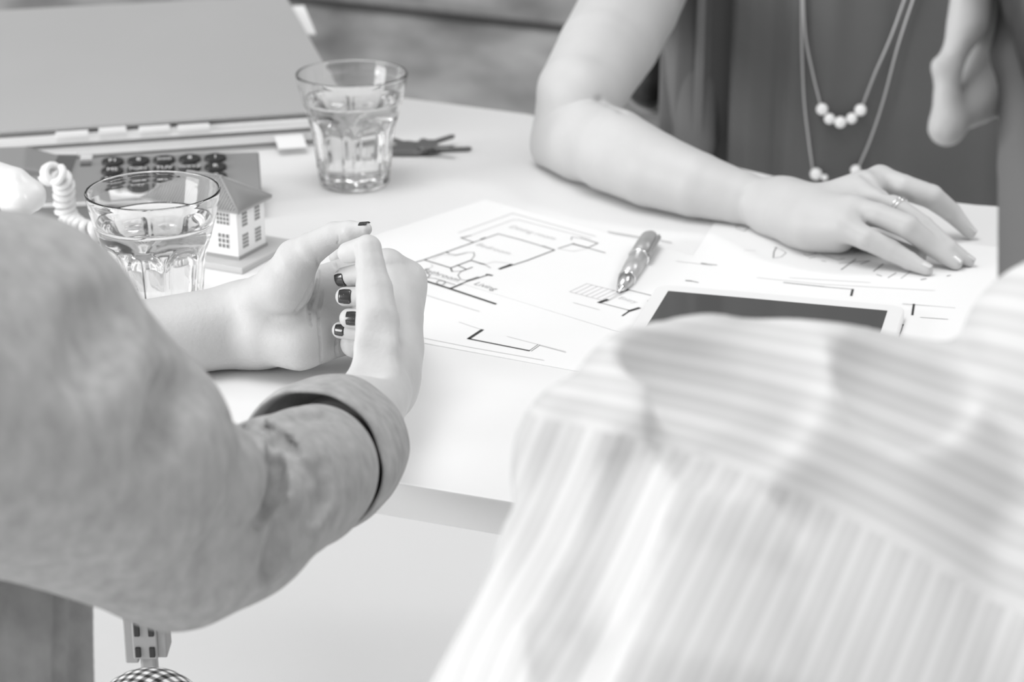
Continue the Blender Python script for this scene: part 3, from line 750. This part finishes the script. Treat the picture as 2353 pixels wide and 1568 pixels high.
# ============================================================ nails
def nail(a, b, r, n, parent, m, t0=0.0, length=0.010, half=0.85, name='fingernail', lift=1.04):
    "a curved plate on the dorsal side n of the last finger bone running a->b"
    a = Vector(a); b = Vector(b); ax_ = (b-a).normalized(); n = Vector(n); n = (n - ax_*n.dot(ax_)).normalized(); s_ = ax_.cross(n)
    vs, fs = [], []; NU, NV = 10, 8
    for layer in (1.0, 0.90):
        for j in range(NV+1):
            v = j/NV; h = t0 + length*v
            wv = half*(1 - 0.10*abs(v-0.5))*(1 if v < 0.9 else 0.93)*(math.sqrt(max(0, 1-(1-v/0.25)**2))*0.25+0.75 if v < 0.25 else 1)
            for i in range(NU+1):
                q = wv*(2*i/NU-1)
                rr = r*lift*layer*(1 - 0.10*(v**2))
                vs.append(b + ax_*(h-length*0.80) + (n*math.cos(q) + s_*math.sin(q))*rr)
    W_ = NU+1; H_ = NV+1; off = W_*H_
    for j in range(NV):
        for i in range(NU):
            k_ = j*W_+i; fs.append((k_, k_+1, k_+W_+1, k_+W_)); fs.append((off+k_, off+k_+W_, off+k_+W_+1, off+k_+1))
    for i in range(NU): fs.append((i, off+i, off+i+1, i+1)); k_ = NV*W_+i; fs.append((k_, k_+1, off+k_+1, off+k_))
    for j in range(NV): k_ = j*W_; fs.append((k_, k_+W_, off+k_+W_, off+k_)); k_ = j*W_+NU; fs.append((k_, off+k_, off+k_+W_, k_+W_))
    o = obj_from(name, vs, fs, m); clean(o); world_child(o, parent); return o

# ============================================================ person at the left: clasped hands, grey cardigan
pA = thing('person', 'person at left in a loose grey knit cardigan, hands clasped on the table', 'person', (-0.35, 0.85, 0))
LH = Clay(0.0006)
w0 = G(575, 745, 96)
LH.chain([N(120, 830, 1.29, 96), G(330, 782, 92), w0], 0.01)
LH.cone(w0, N(620, 735, 1.315, 86), 0.01)
kk = 0.010
LH.cone(N(600, 705, 1.315, 52), N(795, 636, 1.305, 44), kk)
LH.cone(N(600, 720, 1.318, 55), N(812, 680, 1.312, 42), kk)
LH.cone(N(600, 760, 1.320, 55), N(812, 725, 1.315, 42), kk)
LH.cone(N(600, 785, 1.320, 55), N(795, 775, 1.318, 42), kk)
LH.cone(N(605, 685, 1.300, 55), N(655, 655, 1.282, 58), 0.010); LH.cone(N(655, 655, 1.282, 58), N(684, 600, 1.275, 46), 0.008)
LH.cone(N(610, 775, 1.305, 62), N(690, 783, 1.298, 60), 0.010); LH.cone(N(690, 783, 1.298, 60), N(735, 785, 1.308, 46), 0.010)
LH.chain([N(682, 597, 1.274, 49), N(712, 573, 1.268, 38), N(768, 540, 1.262, 30), N(805, 532, 1.257, 25), N(839, 527, 1.253, 16)], 0.004)
fing = {}
def finger(nm, nodes, k=0.0012):
    for a, b in zip(nodes[:-1], nodes[1:]): LH.cone(a, b, k)
    fing[nm] = nodes
finger('f1', [N(790, 637, 1.274, 22.5), N(835, 630, 1.266, 27), N(880, 640, 1.268, 28), N(900, 650, 1.30, 32), N(812, 650, 1.312, 36)])
finger('f2', [N(793, 682, 1.264, 22.5), N(850, 684, 1.260, 25), N(890, 690, 1.268, 28), N(905, 700, 1.30, 32), N(815, 690, 1.314, 36)])
finger('f3', [N(803, 732, 1.262, 23.5), N(850, 734, 1.258, 25), N(885, 738, 1.266, 27), N(900, 745, 1.30, 30), N(815, 735, 1.316, 36)])
finger('f4', [N(782, 759, 1.276, 19.5), N(835, 765, 1.270, 22), N(870, 772, 1.272, 24), N(880, 780, 1.30, 28), N(815, 785, 1.312, 34)])
LH.cone(N(815, 790, 1.292, 33), N(860, 785, 1.288, 36), 0.002)
LH.build()
def crease(c, pix, r=0.0006, k=0.0006, off=0.15):
    sm = []
    for a, b in zip(pix[:-1], pix[1:]):
        n = max(1, int(math.hypot(b[0]-a[0], b[1]-a[1])/5))
        sm += [(a[0]+(b[0]-a[0])*i/n, a[1]+(b[1]-a[1])*i/n) for i in range(n)]
    sm.append(pix[-1])
    vd = Vector((0, CP, -SP)); pts = [c.hit(*p, 1.0, 1.6) for p in sm]
    n = len(pts)
    seg = []
    for i, p in enumerate(pts):
        if p is None: continue
        t = min(1, 2.2*math.sin(math.pi*(i+0.3)/n)); seg.append((p - vd*off*r + vd*(1-t)*-r*0.8, r*(0.6+0.4*t)))
    for a, b in zip(seg[:-1], seg[1:]):
        if (a[0]-b[0]).length < 0.008: c.cone(a, b, k, True)
crease(LH, [(729, 596), (731, 616), (731, 640), (727, 668), (716, 692), (709, 713), (711, 732), (716, 752)], 0.0008, 0.0010, 0.0)
crease(LH, [(742, 665), (738, 690), (731, 717), (733, 754), (737, 793), (738, 836)], 0.0008, 0.0010, 0.0)
crease(LH, [(766, 595), (770, 610), (776, 624)], 0.0007, 0.0008)
crease(LH, [(773, 780), (772, 800), (775, 822)], 0.0009, 0.0008)
crease(LH, [(718, 650), (700, 690), (680, 716)], 0.0007, 0.0020)
crease(LH, [(776, 540), (778, 552), (776, 560)], 0.0005, 0.0006, 0.4)
LH.floor(TZ+0.0004)
RH = Clay(0.00085)
RH.chain([N(720, 1085, 1.06, 112), N(800, 985, 1.12, 100), N(872, 895, 1.175, 68), N(882, 850, 1.195, 64)], 0.008)
RH.cone(N(800, 985, 1.12, 100), N(885, 900, 1.205, 64), 0.008); RH.cone(N(885, 900, 1.205, 64), N(895, 820, 1.225, 60), 0.008)
RH.chain([N(885, 860, 1.20, 64), N(898, 790, 1.222, 66), N(900, 720, 1.235, 64), N(896, 670, 1.245, 62), N(885, 622, 1.248, 44)], 0.010)
RH.cone(N(896, 860, 1.21, 58), N(918, 700, 1.25, 50), 0.01)
RH.cone(N(918, 700, 1.25, 50), N(928, 648, 1.262, 44), 0.006)
RH.cone(N(928, 648, 1.258, 42), N(893, 612, 1.255, 30), 0.012)
RH.chain([N(852, 870, 1.165, 46), N(864, 800, 1.178, 50), N(868, 740, 1.188, 50), N(860, 665, 1.196, 42), N(851, 610, 1.20, 33), N(846, 571, 1.203, 31)], 0.007)
RH.cone(N(844, 570, 1.205, 30), N(800, 581, 1.217, 25), 0.0015)
for i, yy in enumerate((640, 690, 738, 780)):   # fingers wrapped behind the other fist
    RH.chain([N(925, yy+8, 1.262, 34), N(895, yy, 1.335, 30), N(832, yy-18, 1.352, 26), N(778, (590, 660, 715, 760)[i], 1.350, 22)], 0.002)
RH.build()
RH.groove([(822, 547), (816, 560), (818, 600)], 0.0010, 0.0015)
RH.fold([(872, 745), (858, 790), (840, 835)], 0.012, 0.0035, 0.012)
RH.floor(TZ+0.0004)
bodyA = np_obj('body', [LH.mesh(), RH.mesh()], M['skin']); world_child(bodyA, pA)
cam_n = Vector((0, -CP, SP))
nd = fing
for key, (nx, ny, nz), ln, hf, t0 in (('f1', (0.0, -1.0, 0.0), 0.0066, 0.80, 0.0016), ('f2', (0.0, -0.93, 0.36), 0.0078, 0.80, 0.0008), ('f3', (0.0, -0.93, 0.36), 0.0078, 0.72, -0.0006), ('f4', (0.0, -0.93, 0.36), 0.0062, 0.72, 0.0002)):
    a, b = nd[key][1], nd[key][0]
    nail(a[0], b[0], b[1], (nx, ny, nz), pA, M['varnish'], t0, ln, hf, lift=1.085)
a, b = N(805, 532, 1.257, 25), N(839, 527, 1.253, 16.5)
nail(a[0], b[0], b[1]*1.02, (0.0, 0.12, 1.0), pA, M['varnish'], 0.001, 0.0088, 0.85, lift=1.10)

# cardigan
CD = Clay(0.0022)
CD.chain([N(440, 1200, 0.985, 234), N(520, 1190, 0.995, 215), N(622, 1126, 1.02, 178), N(690, 1097, 1.045, 160), N(718, 1080, 1.065, 146), N(768, 1035, 1.11, 108)], 0.005)
CD.chain([N(-60, 960, 0.90, 360), N(420, 1215, 0.985, 215)], 0.012)
CD.chain([N(-300, 850, 0.84, 430), N(-40, 890, 0.88, 412), N(250, 1030, 0.925, 290), N(438, 1102, 0.955, 172)], 0.0035)
CD.build(0.01)
CD.noise(0.0007, 0.03, 3)
CD.slot([(524, 962), (560, 978), (590, 992), (612, 998)], 0.0030, 0.012, 0.002, (0, 0, -0.2))
CD.slot([(560, 962), (590, 968), (612, 980)], 0.0022, 0.008, 0.002)
CD.slot([(612, 982), (640, 1012), (662, 1045), (682, 1085), (688, 1105)], 0.0026, 0.012, 0.002, (0.3, 0, 0))
CD.slot([(630, 1000), (637, 1045), (638, 1090), (631, 1135), (612, 1180), (590, 1205)], 0.0050, 0.024, 0.003, (-0.2, 0, 0))
CD.slot([(704, 1065), (714, 1100), (716, 1140), (710, 1190), (698, 1240), (690, 1270)], 0.0034, 0.010, 0.003, (0.2, 0, 0))
CD.slot([(664, 1175), (656, 1225), (640, 1275), (615, 1330)], 0.0045, 0.007, 0.006)
CD.slot([(742, 1060), (748, 1105), (742, 1150), (728, 1190)], 0.0024, 0.004, 0.004)
CD.slot([(760, 960), (720, 950), (670, 958)], 0.0030, 0.004, 0.004)
CD.fold([(445, 885), (405, 925), (375, 975), (350, 1040)], 0.010, 0.008, 0.012)
CD.fold([(300, 700), (250, 760), (210, 850)], 0.012, 0.008, 0.015)
cardy = np_obj('cardigan', [CD.mesh()], M['knit']); world_child(cardy, pA)
# its body panel hanging at the lower left
FP = Clay(0.0025)
for (x, d_, r) in ((-150, 0.98, 160), (-20, 1.0, 120), (60, 0.99, 60), (100, 1.02, 55), (168, 1.035, 44), (190, 1.04, 26)):
    FP.cone(N(x, 1150, d_, r), N(x+6, 1900, d_-0.02, r), 0.004 if x > 50 else 0.012)
FP.build(0.008); FP.noise(0.0008, 0.03, 8)
world_child(np_obj('cardigan_front', [FP.mesh()], M['knit_dark']), pA)
# rolled cuff
Cn, Cf = D(716, 1064, 1.080), D(788, 1014, 1.130)
axc = (Cf-Cn); Hc = axc.length; axc.normalize()
def cuff_warp(r, h, q, i): return r*(1 + 0.018*math.sin(2*q+0.6) + 0.010*math.sin(5*q+h*60) + 0.006*math.sin(9*q+1.0))
prof = [(0.0352, 0.005), (0.0360, 0.0), (0.0370, -0.0012), (0.0382, 0.0), (0.0388, 0.004), (0.0392, 0.012), (0.0386, Hc*.5), (0.0376, Hc*.8), (0.0362, Hc*.95), (0.0340, Hc), (0.0260, Hc*1.0), (0.0215, Hc*.96), (0.0205, Hc*.85), (0.0240, Hc*.62), (0.0325, Hc*.5), (0.0345, 0.016), (0.0352, 0.005)]
vs, fs = lathe(prof, Cn, axc, 96, cuff_warp)
world_child(clean(obj_from('cuff', vs, fs, M['knit']), 1e-5), pA)
# checked trouser knee
KN = Clay(0.002)
KN.chain([N(345, 1678, 1.16, 122), N(120, 2050, 1.0, 150)], 0.01); KN.cone(N(345, 1678, 1.16, 122), N(400, 1700, 1.2, 110), 0.02)
KN.build(0.008)
world_child(np_obj('trouser_leg', [KN.mesh()], M['gingham']), pA)

# ============================================================ woman across the table
pB = thing('person', 'woman across the table in a dark grey dress, bare arm resting on it', 'person', (0.3, 1.9, 0))
BH = Clay(0.0013)
el = G(1312, 300, 88)
BH.chain([G(1800, 482, 51), G(1700, 454, 62), G(1600, 425, 76), G(1500, 390, 88), G(1410, 347, 97), el, N(1334, 215, 1.71, 101), N(1386, 120, 1.75, 107), N(1450, 10, 1.80, 112), N(1500, -110, 1.85, 115)], 0.005)
BH.chain([N(1440, 30, 1.79, 92), N(1418, 100, 1.765, 90), N(1366, 180, 1.735, 76)], 0.01)
BH.chain([G(1262, 345, 38), G(1330, 345, 66)], 0.015)
def Z(px, py, z, rpx):
    p = P(px, py, z); d = p.y*CP - (p.z-CAMZ)*SP; return (p, rpx*d/F)
BH.chain([G(1800, 480, 50), Z(1880, 480, 0.025, 45), Z(1985, 432, 0.038, 38), Z(2022, 412, 0.042, 31)], 0.014)       # index metacarpal
BH.chain([G(1800, 482, 50), Z(1880, 486, 0.025, 46), Z(1978, 448, 0.036, 36)], 0.014)
BH.chain([G(1800, 480, 60), Z(1880, 500, 0.024, 52), Z(1960, 485, 0.033, 36)], 0.014)
BH.chain([G(1790, 485, 55), Z(1860, 520, 0.020, 50), Z(1938, 520, 0.026, 38)], 0.014)
BH.chain([Z(1850, 530, 0.012, 38), Z(1930, 548, 0.013, 30)], 0.014)                                                      # heel of the hand
kf = 0.0035
IX = [Z(2022, 412, 0.042, 31), Z(2075, 430, 0.040, 29), Z(2140, 452, 0.034, 28), Z(2185, 487, 0.020, 23), Z(2228, 534, 0.0055, 15)]
MD = [Z(1978, 448, 0.036, 33), Z(2060, 478, 0.034, 26), Z(2120, 520, 0.026, 25), Z(2180, 570, 0.014, 21), Z(2226, 600, 0.0052, 14)]
RG = [Z(1960, 485, 0.033, 34), Z(2020, 495, 0.034, 28), Z(2085, 520, 0.030, 28), Z(2140, 565, 0.016, 24), Z(2195, 606, 0.0055, 16)]
PK = [Z(1938, 522, 0.026, 33), Z(1990, 548, 0.022, 27), Z(2045, 575, 0.015, 25), Z(2090, 600, 0.009, 21), Z(2130, 620, 0.0052, 15)]
for ch in (IX, MD, RG, PK): BH.chain(ch, kf)
BH.chain([Z(1900, 520, 0.012, 34), Z(2020, 560, 0.010, 24), Z(2112, 588, 0.0065, 17)], 0.004)                           # thumb under the palm
BH.build(0.008)
BH.groove([(1378, 232), (1405, 243), (1430, 256)], 0.0010, 0.006)
BH.groove([(1985, 400), (2040, 440), (2085, 460)], 0.0012, 0.005)
BH.floor(TZ+0.0004)
world_child(np_obj('body', [BH.mesh()], M['skin_far']), pB)
for ch, ln in ((IX, 0.011), (MD, 0.010), (RG, 0.011), (PK, 0.0085)):
    nail(ch[-2][0], ch[-1][0], ch[-1][1], (-0.05, -0.1, 1), pB, M['nail_natural'], 0.001, ln, 0.7, lift=1.10)

# dress: a draped torso
def torso(name, cx, cy, ax_, ay, z0, z1, folds, m, parent, a0=-math.pi, a1=math.pi, nz=40, na=220, swell=0.0):
    vs, fs = [], []
    for i in range(nz+1):
        z_ = z0 + (z1-z0)*i/nz
        for j in range(na+1):
            t = a0 + (a1-a0)*j/na
            r = 1.0 + swell*math.exp(-((z_-1.12)/0.09)**2)*max(0, math.cos(t+math.pi/2))**2
            x = ax_*math.cos(t)*r; y = ay*math.sin(t)*r
            off = 0
            for (tc_, wd, amp, lean) in folds:
                off += amp*math.exp(-((t-tc_-lean*(z_-0.95))/wd)**2)
            vs.append((cx + x + math.cos(t)*off, cy + y + math.sin(t)*off, z_))
    for i in range(nz):
        for j in range(na):
            k_ = i*(na+1)+j; fs.append((k_, k_+1, k_+na+2, k_+na+1))
    o = obj_from(name, vs, fs, m); world_child(o, parent); return o
torso('dress', 0.337, 1.90, 0.198, 0.125, 0.45, 1.42,
      [(-2.53, 0.050, -0.034, 0.0), (-2.36, 0.03, 0.006, 0.1), (-1.9, 0.05, 0.004, 0.2), (-1.65, 0.04, -0.003, 0.05), (-1.25, 0.06, 0.004, -0.1), (-2.3, 0.04, 0.006, 0.0), (-2.15, 0.03, -0.008, 0.1), (-1.0, 0.05, 0.006, -0.2)], M['dress'], pB)
fo = [(-3.05, .03, .004, 0), (-2.94, .028, -.018, 0.1), (-2.87, .03, .012, .1), (-2.79, .022, -.030, .05), (-2.72, .025, .012, .05), (-2.66, .018, -.018, 0), (-2.60, .025, .008, 0)]
torso('draped_vest', 0.341, 1.892, 0.207, 0.130, 0.45, 1.42, fo, M['vest'], pB, -3.6, -2.575, 40, 220)
sl = Clay(0.003)
sl.chain([N(1570, -160, 1.90, 150), N(1580, 20, 1.90, 108), N(1590, 130, 1.90, 66), N(1600, 330, 1.90, 48)], 0.02)
sl.build(); world_child(np_obj('sleeve_drape', [sl.mesh()], M['vest']), pB)

# necklace lying on the dress front
def front_of(px, py, lift=0.004):
    "where the line through this pixel meets the front of the dress"
    lo_, hi_ = 1.5, 2.1
    for _ in range(60):
        md_ = (lo_+hi_)/2; q = D(px, py, md_)
        inside = ((q.x-0.337)/(0.198+lift))**2 + ((q.y-1.90)/(0.125+lift))**2 < 1
        if inside: hi_ = md_
        else: lo_ = md_
    return D(px, py, lo_)
neck = thing('necklace', 'long double strand necklace of white pearls over the grey dress', 'necklace', front_of(1930, 290))
def chain_part(pix, nm='chain'):
    pts = catmull([front_of(x, y, 0.005) for x, y in pix], 14)
    vs, fs = tube(pts, 0.00105, 6); world_child(obj_from(nm, vs, fs, M['chain']), neck)
    for i in range(0, len(pts), 2):
        pass
chain_part([(1846, -60), (1846, 0), (1852, 90), (1868, 170), (1886, 243)])
chain_part([(2098, -60), (2078, 0), (2045, 90), (2010, 170), (1980, 247)])
chain_part([(1842, -60), (1842, 0), (1843, 120), (1848, 230), (1858, 320), (1868, 392)])
chain_part([(2120, -60), (2098, 0), (2062, 110), (2030, 230), (2000, 320), (1972, 385)])
for (x, y, r) in ((1889, 251, 14.5), (1906, 273, 13.5), (1931, 281, 14.5), (1957, 272, 13.5), (1977, 253, 14.5), (1875, 400, 15), (1895, 408, 8), (1966, 391, 13), (1935, 425, 14)):
    q = front_of(x, y, 0.007); d = 1.78; bm = bmesh.new(); bmesh.ops.create_uvsphere(bm, u_segments=24, v_segments=16, radius=r*d/F, matrix=Matrix.Translation(q))
    world_child(bm_obj('pearl', bm, M['pearl'], None, True), neck)
# finger ring
ra_, rb_ = Z(2060, 478, 0.034, 26), Z(2120, 520, 0.026, 25)
ax_r = (rb_[0]-ra_[0]).normalized(); c_r = ra_[0] + ax_r*0.001
_, u_, v_ = frame(ax_r)
rg = thing('finger_ring', 'thin double silver ring on the woman\'s middle finger', 'ring', c_r)
for off in (-0.0013, 0.0013):
    vs, fs = tube([c_r + ax_r*off + (u_*math.cos(t)+v_*math.sin(t))*(ra_[1]*1.06) for t in [2*math.pi*i/40 for i in range(40)]], 0.0006, 8, True)
    world_child(obj_from('band', vs, fs, M['chrome']), rg)

# chair behind her
cc = D(1490, 190, 2.12)
ch = thing('chair', 'chair with a black back pad behind the woman\'s elbow', 'chair', (cc.x, cc.y, 0))
CB = Clay(0.003); CB.chain([N(1490, -200, 2.12, 66), N(1490, 100, 2.11, 55), N(1488, 200, 2.10, 48)], 0.01); CB.build()
world_child(np_obj('backrest', [CB.mesh()], M['black']), ch)
vs, fs = tube(catmull([D(1400, 60, 2.12), D(1430, 190, 2.12), D(1462, 238, 2.115), D(1498, 254, 2.11), D(1528, 236, 2.115), D(1545, 150, 2.12)], 12), 0.004, 10)
world_child(obj_from('back_frame', vs, fs, M['white_metal']), ch)
s0 = D(1440, 300, 2.0)
world_child(box('armrest', (s0.x-0.01, s0.y-0.10, s0.z-0.030), (s0.x+0.030, s0.y-0.005, s0.z+0.004), M['seat_grey'], None, 0.008), ch)
world_child(box('seat', (s0.x, s0.y-0.10, 0.39), (s0.x+0.40, s0.y+0.30, 0.44), M['seat_grey'], None, 0.01), ch)
for dx_, dy_ in ((0.02, -0.08), (0.38, -0.08), (0.02, 0.28), (0.38, 0.28)):
    vs, fs = tube([Vector((s0.x+dx_, s0.y+dy_, 0.0)), Vector((s0.x+dx_, s0.y+dy_, 0.40))], 0.011, 12); world_child(obj_from('leg', vs, fs, M['metal_dark']), ch)
vs, fs = tube([Vector((s0.x+0.015, s0.y-0.08, 0.40)), Vector((s0.x+0.015, s0.y-0.08, s0.z-0.03))], 0.009, 12); world_child(obj_from('armrest_post', vs, fs, M['metal_dark']), ch)

# ============================================================ person at the lower right in a striped shirt
pC = thing('person', 'person in a pale striped shirt seen from behind, very near at lower right', 'person', (0.2, 0.7, 0))
SH = Clay(0.004)
SH.chain([N(1370, 1035, 0.84, 182), N(1560, 1010, 0.85, 285), N(1620, 1025, 0.86, 300), N(2000, 1115, 0.87, 342), N(2200, 1150, 0.88, 350)], 0.004)
SH.chain([N(1430, 1120, 0.845, 255), N(1500, 1380, 0.83, 378), N(1470, 1640, 0.81, 480)], 0.006)
SH.cone(N(2000, 1160, 0.87, 320), N(1950, 1700, 0.84, 500), 0.010)
SH.chain([N(2530, 885, 0.86, 322), N(2600, 1300, 0.87, 450), N(2400, 1750, 0.86, 600)], 0.006)
SH.build(0.012); SH.noise(0.0010, 0.03, 5)
SH.slot([(1722, 715), (1738, 760), (1730, 830), (1690, 920), (1640, 1020)], 0.013, 0.006, 0.022)
SH.slot([(2090, 775), (2080, 830), (2090, 910)], 0.012, 0.008, 0.022)
SH.slot([(1450, 1050), (1390, 1180), (1340, 1340), (1300, 1540)], 0.009, 0.009, 0.014)
SH.fold([(1290, 980), (1250, 1060), (1215, 1180), (1190, 1340)], 0.012, 0.004, 0.014)
SH.slot([(1560, 730), (1590, 800), (1560, 880)], 0.010, 0.003, 0.022)
# seam of the yoke: a plane through two points of the back and roughly along its normal
s_a, s_b = SH.hit(1240, 960), SH.hit(2250, 1370)
s_m = SH.hit(1750, 1135)
nrm_view = Vector((0.0, CP, -SP))
sd = (s_b-s_a).normalized(); sn = nrm_view.cross(sd).normalized(); sn = sn if sn.z > 0 else -sn
pts, quads = SH.mesh()
cen = pts[quads].mean(1)
bulge = lambda p: ((p - np.array(s_a)) @ np.array(sn)) - 0.010*np.sin(np.clip(((p-np.array(s_a))@np.array(sd))/0.18, 0, 1)*math.pi)
side_q = bulge(cen)
def compact(q):
    u_i, inv = np.unique(q, return_inverse=True); return pts[u_i], inv.reshape(q.shape)
def cut(sel):
    V, Q = compact(quads[sel]); V = V.copy()
    e = np.sort(np.concatenate([Q[:, [0,1]], Q[:, [1,2]], Q[:, [2,3]], Q[:, [3,0]]]), 1)
    ue, n_ = np.unique(e, axis=0, return_counts=True); bv = np.unique(ue[n_ == 1])
    bv = bv[np.abs(bulge(V[bv])) < 0.008]
    V[bv] -= bulge(V[bv])[:, None]*np.array(sn); return V, Q
pu, qu = cut(side_q > 0); pl, ql = cut(side_q <= 0)
def add_attr(o, vals):
    at = o.data.attributes.new('stripe', 'FLOAT', 'POINT'); at.data.foreach_set('value', np.asarray(vals, np.float32))
def part_np(name, V, Q, m, vals, inflate=0.0):
    me = bpy.data.meshes.new(name)
    me.vertices.add(len(V)); me.vertices.foreach_set('co', V.astype(np.float32).ravel())
    me.loops.add(Q.size); me.loops.foreach_set('vertex_index', Q[:, ::-1].astype(np.int32).ravel())
    me.polygons.add(len(Q)); me.polygons.foreach_set('loop_start', np.arange(0, Q.size, 4, dtype=np.int32))
    me.update(calc_edges=True)
    me.polygons.foreach_set('use_smooth', np.ones(len(Q), bool)); me.materials.append(m)
    o = link(bpy.data.objects.new(name, me)); add_attr(o, vals)
    if inflate:
        s_ = o.modifiers.new('thick', 'SOLIDIFY'); s_.thickness = inflate; s_.offset = 1.0
    return world_child(o, pC)
vu = bulge(pu); vu = vu*(1.0 + 1.2*np.clip((pu-np.array(s_a))@np.array(sd)/0.2*-0.3, -1, 1))
part_np('shirt_yoke', pu, qu, M['stripe'], vu/0.0105)
al = (pl-np.array(s_a))@np.array(sd); dn_ = -((pl-np.array(s_a))@np.array(sn))
part_np('shirt_back', pl, ql, M['stripe'], (al + 0.02*dn_)/0.0098)
# head: jaw, lips, cheek, ear and neck, hair
HD = Clay(0.0022)
HD.chain([N(2178, 296, 0.93, 34), N(2215, 255, 0.94, 38), N(2300, 160, 0.96, 60)], 0.010)
HD.chain([N(2172, 292, 0.93, 30), N(2176, 220, 0.93, 30), N(2178, 160, 0.93, 30), N(2225, 50, 0.935, 34), N(2255, -60, 0.94, 50)], 0.008)
HD.chain([N(2235, 230, 0.945, 44), N(2262, 130, 0.955, 60), N(2285, 20, 0.96, 70)], 0.01)
HD.cone(N(2176, 165, 0.93, 20), N(2156, 150, 0.928, 13), 0.006)
HD.chain([N(2225, 50, 0.935, 34), N(2215, -40, 0.93, 22), N(2190, -70, 0.928, 16)], 0.01)
HD.chain([N(2330, 90, 0.97, 90), N(2400, -60, 0.99, 180), N(2420, -260, 1.0, 250)], 0.02)
HD.chain([N(2400, 120, 0.99, 100), N(2410, 380, 0.95, 100), N(2425, 700, 0.90, 120)], 0.02)
HD.cone(N(2330, 30, 0.93, 26), N(2345, -20, 0.93, 30), 0.004)
HD.build(0.01)
world_child(np_obj('body', [HD.mesh()], M['skin_shade']), pC)
CO = Clay(0.003)  # added cover over neck and side hair, shade put into its dark colour
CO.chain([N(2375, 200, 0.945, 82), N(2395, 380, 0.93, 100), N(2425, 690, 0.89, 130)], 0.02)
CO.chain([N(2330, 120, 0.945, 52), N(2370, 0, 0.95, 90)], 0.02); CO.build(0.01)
world_child(np_obj('neck_shade', [CO.mesh()], M['neck_shade']), pC)
HR = Clay(0.004)
HR.chain([N(2440, 150, 0.90, 92), N(2430, 0, 0.91, 125), N(2420, -150, 0.93, 160), N(2440, -350, 0.97, 290)], 0.02)
HR.build(0.01)
world_child(np_obj('hair', [HR.mesh()], M['hair']), pC)
